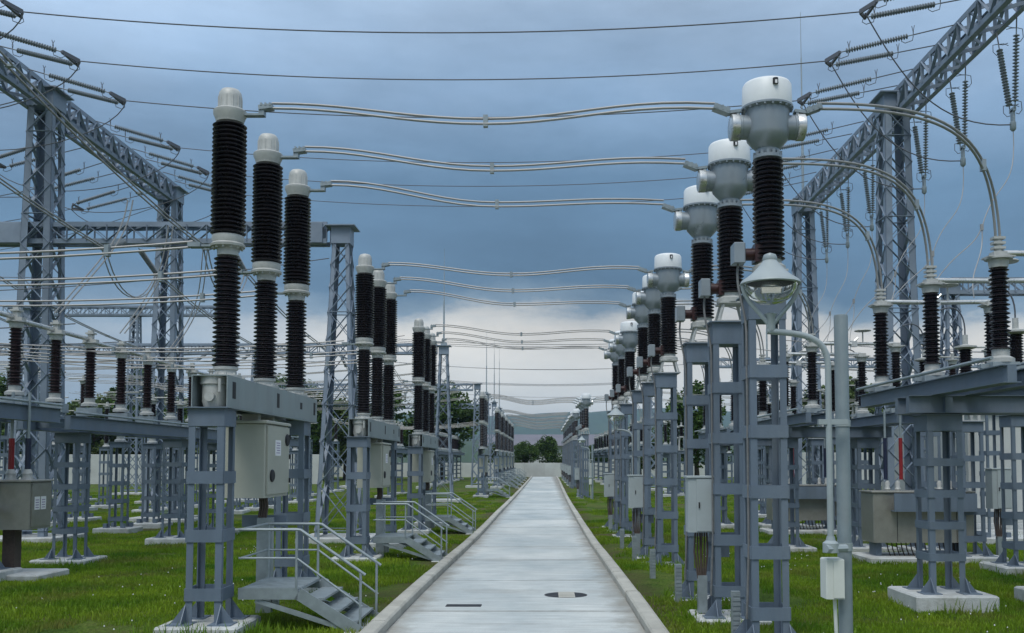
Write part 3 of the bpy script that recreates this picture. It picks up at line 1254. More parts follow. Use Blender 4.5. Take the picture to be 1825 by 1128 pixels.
def truss(p, q, w, h, label, pitch=.5, detail=True, chord=.12):
    """box truss between two points, w across and h high (p and q on the top axis)"""
    p, q = Vector(p), Vector(q)
    L = (q - p).length
    d = (q - p).normalized()
    s = d.cross(Vector((0, 0, 1))).normalized()
    t = thing('lattice_girder', label, 'girder', tuple(p), 'lattice girders of the yard')
    def P(u, a, c):
        return d * u + s * a * w / 2 + Vector((0, 0, -h if c < 0 else 0))
    for a in (-1, 1):
        for c in (-1, 1):
            b = MB()
            b.bar(P(0, a, c), P(L, a, c), .012, chord, mi=0)
            off = Vector((0, 0, -chord / 2 if c > 0 else chord / 2)) * 0
            b.bar(P(0, a, c) - s * a * chord / 2 + Vector((0, 0, c * chord / 2)), P(L, a, c) - s * a * chord / 2 + Vector((0, 0, c * chord / 2)), chord, .012)
            link('chord', b.mesh('chord', 'lattice'), t)
    n = max(2, int(L / pitch))
    low = MB()
    for i in range(n):
        u0, u1 = L * i / n, L * (i + 1) / n
        segs = []
        for a in (-1, 1):
            segs.append((P(u0, a, -1 if i % 2 else 1), P(u1, a, 1 if i % 2 else -1), s))
            segs.append((P(u0, a, -1), P(u0, a, 1), s))
        for c in (-1, 1):
            segs.append((P(u0, -1 if i % 2 else 1, c), P(u1, 1 if i % 2 else -1, c), Vector((0, 0, 1))))
        for A, B, up in segs:
            if detail:
                bar_obj('brace', A, B, .08, .012, 'lattice', t, up)
            else:
                low.bar(A, B, .03, .05)
    if not detail:
        link('lattice', low.mesh('lattice', 'lattice'), t)
    return t


GX_L, GX_R = -12.7, 9.15
lattice_tower(GX_L, 23.9, 11.35, 1.0, .62, 'tall lattice tower at far left holding up the long high girder, nearer of two')
lattice_tower(GX_L - .2, 32.5, 11.35, 1.0, .62, 'tall lattice tower at left under the far end of the high girder')
truss((GX_L + .1, 7.0, 11.3), (GX_L - .25, 32.9, 11.3), .55, .52, 'long high lattice girder receding at upper left, hung with strain strings')
lattice_tower(GX_R - .15, 24.2, 11.35, 1.0, .62, 'tall lattice tower at right holding up the high girder, nearer of two')
lattice_tower(GX_R + .2, 34.0, 11.35, 1.0, .62, 'tall lattice tower under the far end of the right girder, with a long lightning rod', rod=7.0)
truss((GX_R, 8.0, 11.3), (GX_R + .2, 34.4, 11.3), .55, .52, 'long high lattice girder receding at upper right with hanging insulator strings')

for i, (Y, rod) in enumerate(((23.85, 0), (48.2, 5.0), (72.6, 0), (84.0, 5.5), (97.0, 6.5), (108, 7))):
    lattice_tower(-5.1, Y, 7.85, 1.0 if i < 2 else .9, .42, f'slim lattice tower beside the left breaker row, {ORD[i]} along it' + (', with rod' if rod else ', flat capped'),
                  rod=rod, detail=i < 2, lw=.10 if i < 2 else .08)
    if i in (0, 1, 2, 4):
        truss((-5.45, Y, 7.75), (-30 if i else -24, Y, 7.75), .42, .42, f'lattice crossbeam reaching left from the slim tower, {ORD[min(i, 3)]} one from the camera', detail=i == 0)
# box shoes where the crossbeam meets the towers
for j, (x0, x1, w_) in enumerate(((-5.95, -5.55, 'slim'), (-14.2, -13.05, 'tall'))):
    b = MB().bbox(x0, x1, -.26, .26, 7.28, 7.80, .01)
    t = tag(link('splice_box', b.mesh('splice_box', 'lattice'), None, (0, 23.85, 0)), f'plain box casing around the crossbeam beside the {w_} lattice tower', 'box casing')
for j, (X, Y, H) in enumerate(((-14.5, 48.2, 7.85), (-14.5, 72.6, 7.85), (-20, 36.5, 7.85), (-25, 58, 11.35), (-31, 58, 11.35), (-22, 84, 11.35))):
    lattice_tower(X, Y, H, 1.0, .5, f'grey lattice tower in the left rear yard, {ORD[j]} of its scattered group', detail=False, lw=.12)
truss((-33, 58, 11.3), (-19, 58, 11.3), .5, .5, 'high lattice crossbeam far back in the left yard', detail=False)
# right-hand slim towers
for i, (X, Y, rod, H) in enumerate(((13.3, 31.0, 0, 7.85), (12.9, 55.0, 4, 7.85), (7.6, 66.0, 5.5, 7.85), (7.0, 84.0, 6.5, 7.85), (17.5, 44.0, 0, 7.85))):
    lattice_tower(X, Y, H, .9, .42, ['slim lattice tower behind the right-hand posts under a square cap', 'slim lattice tower beyond the tall right tower', 'distant lattice tower with lightning rod right of the path, nearer of two',
                  'distant lattice tower with lightning rod right of the path, farther one', 'slim lattice tower at far right behind the building'][i], rod=rod, detail=i == 0, lw=.10)
truss((13.3, 31.0, 7.75), (26, 31.0, 7.75), .42, .42, 'lattice crossbeam running off to the right from a slim tower', detail=False)
truss((9.2, 55, 7.75), (26, 55, 7.75), .42, .42, 'distant lattice crossbeam at right between slim towers', detail=False)


# ------------------------------------------------------------------ strain insulator strings and line wires
def string_mesh(L, n, r=.055):
    def f():
        p = [(.012, 0), (.012, .12)]
        s_ = (L - .24) / n
        for i in range(n):
            z = .12 + i * s_
            p += [(.02, z), (r, z + s_ * .35), (r, z + s_ * .5), (.022, z + s_ * .8)]
        p += [(.012, L - .12), (.012, L)]
        return MB().lathe(p, 10).mesh('insulator_string', 'glass_ins')
    return cached(('string', L, n, r), f)


def aim(o, p, q):
    d = (Vector(q) - Vector(p)).normalized()
    o.location = p
    o.rotation_euler = d.to_track_quat('Z', 'Y').to_euler()
    return o


def horns(t, p, d, up):
    """arcing horns and ring at a string end"""
    b = MB()
    d, up = Vector(d).normalized(), Vector(up)
    s = d.cross(up).normalized()
    for q in (-1, 1):
        b.tube([p, p + up * .10 + s * .02 * q, p + up * .20 + d * .03 * q], .008, 4)
    pts = [p + up * -.02, p - up * .12 + d * .02, p - up * .14 + d * .18, p - up * .08 + d * .26, p - up * .02 + d * .24]
    b.tube(pts, .009, 4)
    return link('arcing_horn', b.mesh('arcing_horn', 'wire_dark'), t)


def strain_pair(a, e, label, gapa=1.0, L=1.6):
    """two strings side by side from the girder (a) to the yoke (e)"""
    a, e = Vector(a), Vector(e)
    t = thing('strain_insulator_pair', label, 'insulator string', tuple(a), 'paired strain insulator strings')
    d = (e - a)
    D = d.length
    dn = d.normalized()
    for s_ in (-1, 1):
        off = Vector((0, s_ * .34, 0))
        pa = Vector((0, s_ * gapa / 2, 0))
        pe = d - dn * .22 + off
        mid0 = pe + (pa - pe).normalized() * L
        b = MB().tube([pa, mid0], .014, 5)
        link('link_rod', b.mesh('link_rod', 'wire_dark'), t)
        aim(link('insulator', string_mesh(L, 24, .06), t), mid0, pe)
        horns(t, mid0, pe - mid0, Vector((0, 0, 1)))
        horns(t, pe - (pe - mid0).normalized() * .2, pe - mid0, Vector((0, 0, 1)))
    b = MB()
    pe = d - dn * .22
    b.bar(pe + Vector((0, -.34, 0)), d, .03, .09)
    b.bar(pe + Vector((0, .34, 0)), d, .03, .09)
    b.bar(pe + Vector((0, -.36, 0)), pe + Vector((0, .36, 0)), .05, .05)
    link('yoke', b.mesh('yoke', 'wire_dark'), t)
    return t


PH = [18.3, 20.6, 22.9, 26.4, 28.7, 31.0]
for i, Y in enumerate(PH):
    zA = 11.2
    eL = Vector((-10.25, Y, 10.62))
    eR = Vector((6.2, Y, 10.62))
    w = f'{ORD[i]} line wire'
    strain_pair((GX_L + .32, Y, zA), eL, f'paired grey strain strings on the upper left girder holding the {w}')
    strain_pair((GX_R - .32, Y, zA), eR, f'paired grey strain strings on the upper right girder holding the {w}')
    b = MB().tube([q - eL for q in sag(eL, eR, .42, 24)], .014 if i < 3 else .012, 5)
    tag(link('line_wire', b.mesh('line_wire', 'wire_dark'), None, tuple(eL)), f'thin dark line wire high across the sky between the two girders, {ORD[i]} from the camera', 'wire', 'line wires across the sky')
    # strings continuing to the left of the girder
    e2 = Vector((-15.6, Y + .1, 10.15))
    strain_pair((GX_L - .32, Y, 10.85), e2, f'paired strain strings on the outer side of the left girder, {ORD[i]} from the camera')
    b = MB().tube([q - e2 for q in sag(e2, (-34, Y + .5, 10.2), 1.0, 14)], .013, 5)
    tag(link('line_wire', b.mesh('line_wire', 'wire_dark'), None, tuple(e2)), f'thin dark wire leaving the outer left strings, {ORD[i]} from the camera', 'wire', 'outer line wires at left')
    # jumpers
    j0 = eL + Vector((.02, 0, -.02))
    b = MB().tube([q - j0 for q in bez(j0, j0 + Vector((-.2, 0, -1.0)), e2 + Vector((1.2, 0, -1.4)), e2 + Vector((-.02, 0, -.02)), 18)], .013, 5)
    tag(link('jumper', b.mesh('jumper', 'wire_dark'), None, tuple(j0)), f'drooping dark jumper wire under the left girder, {ORD[i]} from the camera', 'wire', 'jumpers under the left girder')


def hanging_pair(X, Y, label, L=1.55):
    t = thing('hanging_insulator_pair', label, 'insulator string', (X, Y, 10.68), 'insulator strings hanging from the right girder')
    bot = Vector((.30, 0, -2.05))
    for s_ in (-1, 1):
        pa = Vector((.22, s_ * .42, -.02))
        pe = bot + Vector((0, s_ * .10, .25))
        d = (pe - pa).normalized()
        m0 = pe - d * L
        link('link_rod', MB().tube([pa, m0], .014, 5).mesh('link_rod', 'wire_dark'), t)
        aim(link('insulator', string_mesh(L, 20, .065), t), m0, pe)
        horns(t, m0, d, Vector((1, 0, 0)) * s_)
        horns(t, pe - d * .15, d, Vector((1, 0, 0)) * s_)
    b = MB().bar(bot + Vector((0, -.1, .25)), bot + Vector((0, .1, .25)), .05, .08)
    b.bar(bot + Vector((0, 0, .25)), bot, .05, .1).lathe([(.03, -.18), (.06, -.14), (.06, 0), (.03, .02)], 10, tuple(bot))
    link('clamp', b.mesh('clamp', 'galv'), t)
    return Vector((X, Y, 10.68)) + bot


PRY = [18.9, 21.2, 23.4, 27.2, 29.4, 31.6]
for i, Y in enumerate(PRY):
    bt = hanging_pair(GX_R, Y, f'two insulator strings hanging below the right girder, {ORD[i]} pair from the camera')
    # jumper from the line wire's yoke to the clamp
    e = Vector((6.3, PH[i], 10.6))
    b = MB().tube([q - e for q in bez(e, e + Vector((.7, 0, -1.3)), bt + Vector((-1.6, 0, -.15)), bt + Vector((0, 0, -.05)), 16)], .014, 5)
    tag(link('jumper', b.mesh('jumper', 'wire_dark'), None, tuple(e)), f'dark jumper wire looping under the right girder, {ORD[i]} from the camera', 'wire', 'jumpers under the right girder')
    # thin dropper to the equipment below
    c = Vector((7.9 if i < 3 else 8.3, Y - 1.5, 4.8))
    k_ = bt.lerp(c, .62) + Vector((-.15, 0, 0))
    b = MB().tube([q - bt for q in bez(bt + Vector((0, 0, -.15)), bt + Vector((.05, 0, -1.5)), k_ + Vector((.3, 0, 1)), k_, 12)], .010, 5)
    b.tube([q - bt for q in bez(k_, k_ + Vector((-.2, 0, -.5)), c + Vector((-.3, 0, 1)), c + Vector((-.9, 0, 0)), 10)], .011, 5)
    b.tube([q - bt for q in bez(k_, k_ + Vector((0.05, 0, -.7)), c + Vector((-.1, 0, .6)), c, 10)], .011, 5)
    b.cbox(k_ - bt, (.05, .05, .12))
    tag(link('dropper', b.mesh('dropper', 'wire'), None, tuple(bt)), f'pale dropper wire forking down from the hanging strings at right, {ORD[i]} from the camera', 'wire', 'droppers under the right girder')

# bus bundles along the yard on the left, between crossbeams
BUSX = [-8.0, -10.4, -12.6 - 2.2, -17.0]
for j, X in enumerate(BUSX):
    for s_, (y0, y1) in enumerate(((2.0, 23.6), (24.1, 47.9), (48.5, 72.3))):
        zt = 7.25
        L = 1.4
        for (ya, dy) in ((y0, 1), (y1, -1)):
            if ya < 10:
                continue
            a = Vector((X, ya, zt + .05))
            e = Vector((X, ya + dy * L * .93, zt - .42))
            t = thing('bus_insulator', f'dark insulator string on the {ORD[[23.6, 24.1, 47.9, 48.5, 72.3].index(ya)]} crossbeam face, {ORD[j]} bus from path', 'insulator string', tuple(a), 'bus strain insulators at left')
            aim(link('insulator', string_mesh(1.3, 14, .075), t), Vector((0, dy * .1, -.03)), e - a)
            link('clamp', MB().cbox((e - a), (.16, .08, .08)).mesh('clamp', 'galv'), t)
        a = Vector((X, y0 + (1.3 if y0 > 10 else 0), zt - .40 + (4.0 if y0 < 10 else 0)))
        e = Vector((X, y1 - 1.3, zt - .40))
        twin('bus_conductor', sag(a, e, .8 if s_ == 0 else .9, 22), .10, .017, f'twin bus conductor running away at left, {ORD[j]} from the path, {["nearest", "middle", "far"][s_]} stretch',
             'conductor', 'twin bus conductors at left', spacers=(.3, .6, .8), mat='wire', vertical=False)
    # jumper below the crossbeam joining both stretches
    p = Vector((X, 22.3, 6.85))
    q = Vector((X, 25.4, 6.85))
    b = MB()
    for s_ in (-.05, .05):
        b.tube([v - p + Vector((s_, 0, 0)) for v in bez(p, p + Vector((0, .6, -1.2)), q + Vector((0, -.8, -1.2)), q, 12)], .016, 5)
    tag(link('jumper', b.mesh('jumper', 'wire'), None, tuple(p)), f'twin jumper drooping below the nearest crossbeam, {ORD[j]} from the path', 'wire', 'jumpers below the crossbeam')


# ------------------------------------------------------------------ equipment tables and disconnectors
def beam_i(x0, x1, y0, y1, z0, z1):
    return MB().box(x0, x1, y0, y1, z0 + .012, z1 - .012).box(x0 - .05, x1 + .05, y0, y1, z1 - .011, z1).box(x0 - .05, x1 + .05, y0, y1, z0, z0 + .011)


def post(parent, x, y, z0, h, r=.105, label=None, red=False, n=20, cap=True):
    """one post insulator with cast base and cap"""
    k = ('post', h, r, red, n)
    ins = cached(k, lambda: MB().lathe(sheds(.10, h - .10, int((h - .2) / .052), r * .62, r, r * .94, alt=.012), n).mesh('post_insulator', 'porcelain_red' if red else 'porcelain'))
    o = link('post_insulator', ins, parent, (x, y, z0))
    fit = cached(('fit', r), lambda: MB().lathe([(r * 1.25, -.05), (r * 1.25, 0.0), (r * .8, .03), (r * .8, .11), (r * .5, .11)], 16).mesh('base_fitting', 'cast'))
    link('base_fitting', fit, o)
    fit2 = cached(('fit2', h, r), lambda: MB().lathe([(r * .5, h - .11), (r * .85, h - .10), (r * .95, h - .01), (r * 1.3, h), (r * 1.3, h + .02), (0, h + .02)], 16).mesh('cap_fitting', 'cast'))
    link('cap_fitting', fit2, o)
    return o


def left_table(Y0, label, detail=True):
    t = thing('equipment_table', label, 'steel table', (-8.9, Y0, gz(Y0 + 4)), 'steel equipment tables left of the breakers')
    for y in (.95, 6.0):
        column(t, 0, y, 2.45, w=.44, step=.41, header=.2, detail=detail, foot=1.0, bh=.10, lw=.055)
    for x in (-.42, .42):
        link('table_beam', cached(('ltb', x), lambda: beam_i(x - .05, x + .05, -.1, 7.6, 2.47, 2.72).mesh('table_beam', 'steel')), t)
    for y in (.4, 2.4, 4.4, 6.4, 7.4):
        link('cross_member', cached('lcm', lambda: MB().box(-.42 + .055, .42 - .055, -.05, .05, 2.52, 2.66).mesh('cross_member', 'steel')), t, (0, y, 0))
    # operating rods, guide pipe
    link('guide_pipe', cached('gp', lambda: MB().tube([(.5, 0, 2.78), (.5, 7.6, 2.78)], .022, 8).tube([(-.5, 0, 2.78), (-.5, 7.6, 2.78)], .022, 8).mesh('guide_pipe', 'galv')), t)
    return t


def left_disc(X, Y, label):
    """two posts in line along the yard with a tubular arm between them"""
    t = thing('disconnector', label, 'disconnector', (X, Y, gz(Y)), 'disconnectors left of the breakers')
    for y in (0, 1.33):
        post(t, 0, y, 2.98, 1.18, .12, red=True)
    for y in (0, 1.33):
        link('turning_head', cached('lth', lambda: MB().cbox((0, 0, 4.21), (.26, .14, .06)).cbox((0, 0, 4.32), (.09, .09, .2)).cbox((0, 0, 4.36), (.16, .16, .03)).mesh('turning_head', 'cast')), t, (0, y, 0))
        link('base_plate', cached('lbp', lambda: MB().box(-.2, .2, -.12, .12, 2.74, 2.90).mesh('base_plate', 'galv')), t, (0, y, 0))
        link('switch_arm', cached('lsa', lambda: MB().tube([(-.04, -1.04, 4.25), (-.04, .14, 4.25)], .042, 10).mesh('switch_arm', 'bright')), t, (0, y, 0))
    return t


first_lt = None
TY = [17.05, 25.15, 9.0, 52.5, 69.5, 77.5, 85.5, 93.5]
for i, Y0 in enumerate(TY):
    lab = f'long grey steel table on battened legs left of the breakers, {ORD[sorted(TY).index(Y0)]} from the camera'
    if i == 0:
        first_lt = left_table(Y0, lab)
    elif i < 3:
        copy_tree(first_lt, (-8.9, Y0, gz(Y0 + 4)), lab)
    elif i == 3:
        far_lt = left_table(Y0, lab, False)
    else:
        copy_tree(far_lt, (-8.9, Y0, gz(Y0 + 4)), lab)
    for k in range(3):
        y = Y0 + .25 + 2.70 * k
        lab = f'disconnector with two dark posts and bright arm, {PHASE[k]} on the {ORD[sorted(TY).index(Y0)]} left table'
        if i == 0 and k == 0:
            ld0 = left_disc(-8.9, y, lab)
        else:
            copy_tree(ld0, (-8.9, y, gz(y)), lab)
    if i < 3:
        # connections from the waist conductors down to the posts
        pass

# droppers from the bus and from the waist conductors to the left disconnectors
for i, (yb, yp) in enumerate(((18.2, 17.3), (20.2, 20.0), (22.3, 22.7))):
    a = Vector((-8.0, yb, 6.85))
    c = Vector((-8.9, yp, 4.5))
    b = MB()
    for s_ in (-.05, .05):
        b.tube([v - a + Vector((s_, 0, 0)) for v in bez(a, a + Vector((-.1, 0, -.8)), c + Vector((.6, .6, 1.2)), c, 14)], .014, 5)
    tag(link('dropper', b.mesh('dropper', 'wire'), None, tuple(a)), f'pale twin dropper from the bus to a left disconnector, {ORD[i]} from the camera', 'wire', 'droppers at left')


# slack thin wires that thread the upper yard on both sides
SL = [((-30, 20.5, 9.3), (-13, 24.2, 8.6), .5), ((-30, 29, 9.0), (-13.2, 32.4, 8.2), .6), ((-28, 22, 6.6), (-5.4, 23.7, 6.9), .9), ((-26, 30, 6.4), (-5.3, 36, 6.6), 1.0),
      ((-13, 24.2, 11.2), (-30, 16, 12.2), .4), ((-12.4, 32.3, 10.9), (-30, 40, 10.4), .8), ((-22, 19, 5.2), (-9.2, 18.6, 4.5), .4), ((-22, 21, 5.3), (-9.2, 21.3, 4.5), .4)]
for j, (p_, q_, sg) in enumerate(SL):
    p_ = Vector(p_)
    b = MB().tube([v - p_ for v in sag(p_, q_, sg, 14)], .012, 5)
    tag(link('yard_wire', b.mesh('yard_wire', 'wire_dark'), None, tuple(p_)), f'thin slack wire threading the left gantry and posts, {ORD[j]} of its loose group', 'wire', 'slack wires at left')

# ---------------- right-hand tables
def right_table(Y0, label, detail=True):
    t = thing('equipment_table', label, 'steel table', (5.2, Y0, gz(Y0 + 2)), 'steel equipment tables right of the path')
    column(t, 0.02, 1.15, 2.42, w=.45, step=.41, header=.22, detail=detail, foot=1.05, bh=.10, lw=.075)
    column(t, 1.75, 1.15, 2.42, w=.45, step=.41, header=.22, detail=detail, foot=1.05, bh=.10, lw=.075)
    for j, x in enumerate((-.08, .36, 1.68, 2.06)):
        b = beam_i(x - .05, x + .05, -1.1, 3.75, 2.66, 2.86)
        link('table_beam', cached(('rtb', x), lambda: b.mesh('table_beam', 'steel')), t)
    for y in (.95, 1.35):
        link('cross_beam', cached('rcb', lambda: beam_i(0, 0.1, -.1, .1, 2.43, 2.65).box(-.45, 2.25, -.05, .05, 2.44, 2.648).box(-.45, 2.25, -.11, .11, 2.649, 2.657).box(-.45, 2.25, -.11, .11, 2.43, 2.439).mesh('cross_beam', 'steel')), t, (0, y, 0))
    link('guide_pipe', cached('gp2', lambda: MB().tube([(-.3, -1.1, 2.93), (-.3, 3.4, 2.93)], .022, 8).tube([(.35, -1.1, 2.93), (.35, 3.4, 2.93)], .018, 8).mesh('guide_pipe', 'galv')), t)
    return t


def right_disc(X, Y, label):
    t = thing('disconnector', label, 'disconnector', (X, Y, gz(Y)), 'disconnectors right of the path')
    for x, r_ in ((0, .125), (1.72, .115)):
        post(t, x, 0, 3.02, 1.20, r_, n=24)
    for x in (0, 1.72):
        link('turning_head', cached('rth', lambda: MB().cbox((0, 0, 4.27), (.16, .14, .08)).cbox((0, 0, 4.245), (.32, .22, .018)).mesh('turning_head', 'cast')), t, (x, 0, 0))
        link('base_plate', cached('rbp', lambda: MB().box(-.16, .16, -.14, .14, 2.87, 2.97).box(-.26, .26, -.05, .05, 2.90, 2.95).mesh('base_plate', 'galv')), t, (x, 0, 0))
    b = MB().tube([(0, 0, 4.30), (0, 0, 4.50)], .045, 12)
    for z in (4.36, 4.42, 4.48):
        b.cbox((0, 0, z), (.14, .11, .03))
    link('line_clamp', b.mesh('line_clamp', 'cast'), t)
    b = MB().tube([(.02, 0, 4.30), (.82, 0, 4.29)], .036, 10).tube([(.90, 0, 4.29), (1.70, 0, 4.30)], .036, 10).cbox((.86, 0, 4.29), (.12, .10, .12))
    b.tube([(.80, 0, 4.27), (.95, 0, 4.42)], .02, 6)
    link('switch_arm', b.mesh('switch_arm', 'bright'), t)
    b = MB()
    b.lathe([(.0, 0), (.16, .0), (.17, .01), (.16, .025), (0, .03)], 16, (1.05, .0, 4.55))
    b.tube([(1.05, 0, 4.3), (1.05, 0, 4.56)], .014, 6)
    link('contact_shield', b.mesh('contact_shield', 'cast'), t)
    return t


RT = [11.5, 19.55, 27.6, 54.0, 71.0, 79.0, 87.0, 95.0]
rt0 = rt1 = rd0 = None
for i, Y in enumerate(RT):
    lab = f'grey steel table on two battened legs right of the transformers, {ORD[i]} from the camera'
    if i == 0:
        rt0 = right_table(Y, lab)
    elif i < 3:
        copy_tree(rt0, (5.2, Y, gz(Y + 2)), lab)
    elif i == 3:
        rt1 = right_table(Y, lab, False)
    else:
        copy_tree(rt1, (5.2, Y, gz(Y + 2)), lab)
    for k in range(3):
        y = Y - .1 + 1.68 * k
        xd = (5.48, 5.34, 5.24)[k]
        lab = f'disconnector with two dark posts, {PHASE[k]} one on the {ORD[i]} table right of the path'
        if rd0 is None:
            rd0 = right_disc(xd, y, lab)
        else:
            copy_tree(rd0, (xd, y, gz(y)), lab)
        if i < 4:
            # arching conductor from transformer to post
            yc = CT[i] + 1.83 * k
            a = Vector((CX - .04 * k + .54, yc, 5.50 + gz(yc)))
            c = Vector((xd, y, 4.50 + gz(y)))
            pts = bez(a, a + Vector((1.5, .25, .10)), c + Vector((-.10, -.1, 1.25)), c, 24)
            twin('conductor_arc', pts, .085, .016, f'pale twin conductor arching down to the {PHASE[k]} post on the {ORD[i]} right table', 'conductor', 'arching twin conductors at right', spacers=(.72,), vertical='perp', n=8)


def arrester(X, Y, label, detail=True):
    t = thing('surge_arrester', label, 'surge arrester', (X, Y, gz(Y)), 'surge arresters at right')
    column(t, 0, 0, 2.62, w=.42, step=.5, header=.2, detail=detail, foot=1.0, bh=.11)
    b = MB().box(-.2, .2, -.2, .2, 2.62, 2.64)
    for sx in (-1, 1):
        for sy in (-1, 1):
            b.bar((sx * .16, sy * .16, 2.64), (sx * .12, sy * .12, 3.38), .05, .05)
    b.box(-.18, .18, -.18, .18, 3.38, 3.42)
    link('pedestal', b.mesh('pedestal', 'cast'), t)
    link('insulator', cached('arr', lambda: MB().lathe(sheds(.0, .56, 12, .09, .125, .125), 20).mesh('insulator', 'porcelain')), t, (0, 0, 3.44))
    b = MB().lathe([(.10, 3.42), (.13, 3.43), (.13, 3.46), (.09, 3.47)], 16)
    b.lathe([(.1, 4.0), (.15, 4.01), (.21, 4.03), (.21, 4.06), (.1, 4.08), (.05, 4.1), (.05, 4.28), (0, 4.28)], 20)
    link('cap', b.mesh('cap', 'cast'), t)
    b = MB().tube(bez((0, 0, 4.28), (.02, 0, 4.7), (-.15, 0, 4.9), (-.5, -.1, 4.75), 10), .014, 6)
    link('lead', b.mesh('lead', 'wire_dark'), t)
    return t


a0 = None
for i in range(4):
    for k in range(3):
        y = (16.2, 24.3, 32.3, 56.0)[i] + 1.95 * k
        lab = f'short dark surge arrester on a steel column, {PHASE[k]} one of the {ORD[i]} trio at right'
        if i < 3:
            if a0 is None:
                a0 = arrester(8.05, y, lab)
            else:
                copy_tree(a0, (8.05, y, gz(y)), lab)
        else:
            if k == 0:
                a1 = arrester(8.05, y, lab, False)
            else:
                copy_tree(a1, (8.05, y, gz(y)), lab)


# ---------------- drive tanks, cabinets on the right
def drive_tank(X, Y, label):
    t = thing('drive_housing', label, 'equipment box', (X, Y, gz(Y)), 'beige drive housings at right')
    link('housing', MB().bbox(-.95, .95, -.35, .35, .34, 1.28, .015).bbox(-.98, .98, -.38, .38, 1.28, 1.31, .01).mesh('housing', 'cab_steel'), t)
    for s_ in (-.5, .62):
        link('door_seam', MB().box(s_ - .004, s_ + .004, -.356, -.351, .36, 1.26).mesh('door_seam', 'black'), t)
    link('canopy', MB().box(-.62, .92, -.56, -.53, .95, 1.27).box(-.62, .92, -.56, -.36, .93, .948).mesh('canopy', 'steel'), t)
    b = MB()
    for i in range(16):
        x = -.6 + i * .09
        b.tube([(x, -.05, .34), (x + .01, -.08, .2), (x + .03, -.2, .03)], .012, 5)
    link('cable_tails', b.mesh('cable_tails', 'cable'), t)
    b = MB()
    for x, mm in ((-.58, 'navy'), (-.28, 'red'), (.62, 'navy')):
        link('operating_rod', MB().tube([(x, 0, 2.32), (x, 0, 2.86)], .022, 8).mesh('operating_rod', 'galv'), t)
        link('rod_sleeve', MB().tube([(x, 0, 1.52), (x, 0, 2.32)], .038, 8).mesh('rod_sleeve', mm), t)
    for x in (-.55, -.35, .45, .65):
        b.lathe([(.05, 1.31), (.06, 1.34), (.04, 1.38), (.05, 1.45), (.03, 1.5), (0, 1.5)], 10, (x, 0, 0))
    link('bushing', b.mesh('bushing', 'cast'), t)
    for x in (-.8, .8):
        link('leg', MB().box(x - .05, x + .05, -.2, .2, 0, .34).mesh('leg', 'steel'), t)
    link('footing', MB().bbox(-1.1, 1.4, -.6, .6, -.1, .08, .02).mesh('footing', 'footing'), t)
    return t


dt = drive_tank(7.15, 18.4, 'beige drive housing with dark canopy and hanging cables behind the nearest right table')
copy_tree(dt, (7.2, 26.6, gz(26.6)), 'beige drive housing farther back, seen between the transformer columns and the lamp pole')


def pole_cabinet(X, Y, z0, z1, w, d, mat, label, legs=True):
    t = thing('control_cabinet', label, 'control cabinet', (X, Y, gz(Y)), 'small control cabinets on posts')
    link('housing', MB().bbox(-w / 2, w / 2, -d / 2, d / 2, z0, z1, .008).bbox(-w / 2 - .02, w / 2 + .02, -d / 2 - .02, d / 2 + .02, z1, z1 + .025, .006).mesh('housing', mat), t)
    link('door', MB().box(-w / 2 + .10, w / 2 - .012, -d / 2 - .014, -d / 2 - .001, z0 + .015, z1 - .015).mesh('door', mat), t)
    link('handle', MB().cbox((-w / 2 + .13, -d / 2 - .02, (z0 + z1) / 2), (.015, .02, .07)).mesh('handle', 'black'), t)
    b = MB()
    for i in range(6):
        x = -.08 + i * .028
        b.tube([(x, 0, z0), (x + .01 * (i % 3 - 1), .02, z0 - .25), (x * .6, .0, .36)], .012, 6)
    link('cable_bundle', b.mesh('cable_bundle', 'cable'), t)
    link('cable_duct', MB().box(-.055, .055, -.05, .05, -.05, .40).mesh('cable_duct', 'galv'), t)
    link('bracket', MB().box(.06, .34, .02, .07, .62, .80).box(w / 2 - .02, w / 2 + .14, .02, .06, z1 - .2, z1 - .12).mesh('bracket', 'steel'), t)
    return t


pc = pole_cabinet(1.93, 11.75, .93, 1.59, .36, .24, 'cab_grey', 'light grey control cabinet on a duct beside the path, nearest one right of it')
for i, Y in enumerate((19.85, 27.9, 55.0, 72.0, 80.0, 88.0, 96.0, 104.0)):
    copy_tree(pc, (1.93, Y, gz(Y)), f'light grey control cabinet on a duct right of the path, {ORD[i + 1]} from the camera')
pole_cabinet(8.95, 18.85, .95, 1.72, .38, .3, 'cab_grey', 'light grey control cabinet with hanging cables in front of the pale building')

# short ducts by the transformer columns
for i, (x, y) in enumerate(((1.80, 12.9), (2.02, 10.15), (1.74, 15.4), (1.76, 18.7), (1.72, 21.2))):
    b = MB().box(-.04, .04, -.035, .035, -.1, .42).box(-.046, -.038, -.04, .04, -.1, .42)
    for z in range(8):
        b.box(-.041, .041, -.041, -.036, .02 + z * .05, .045 + z * .05)
    tag(link('cable_duct', b.mesh('cable_duct', 'galv'), None, (x, y, gz(y))), ['galvanised ribbed cable duct rising from the grass in front of the second transformer column',
        'galvanised ribbed cable duct at the foot of the nearest transformer column', 'galvanised cable duct standing alone in the grass between the first two transformer trios',
        'galvanised cable duct near the second transformer trio', 'galvanised cable duct behind the second transformer trio'][i], 'cable duct')

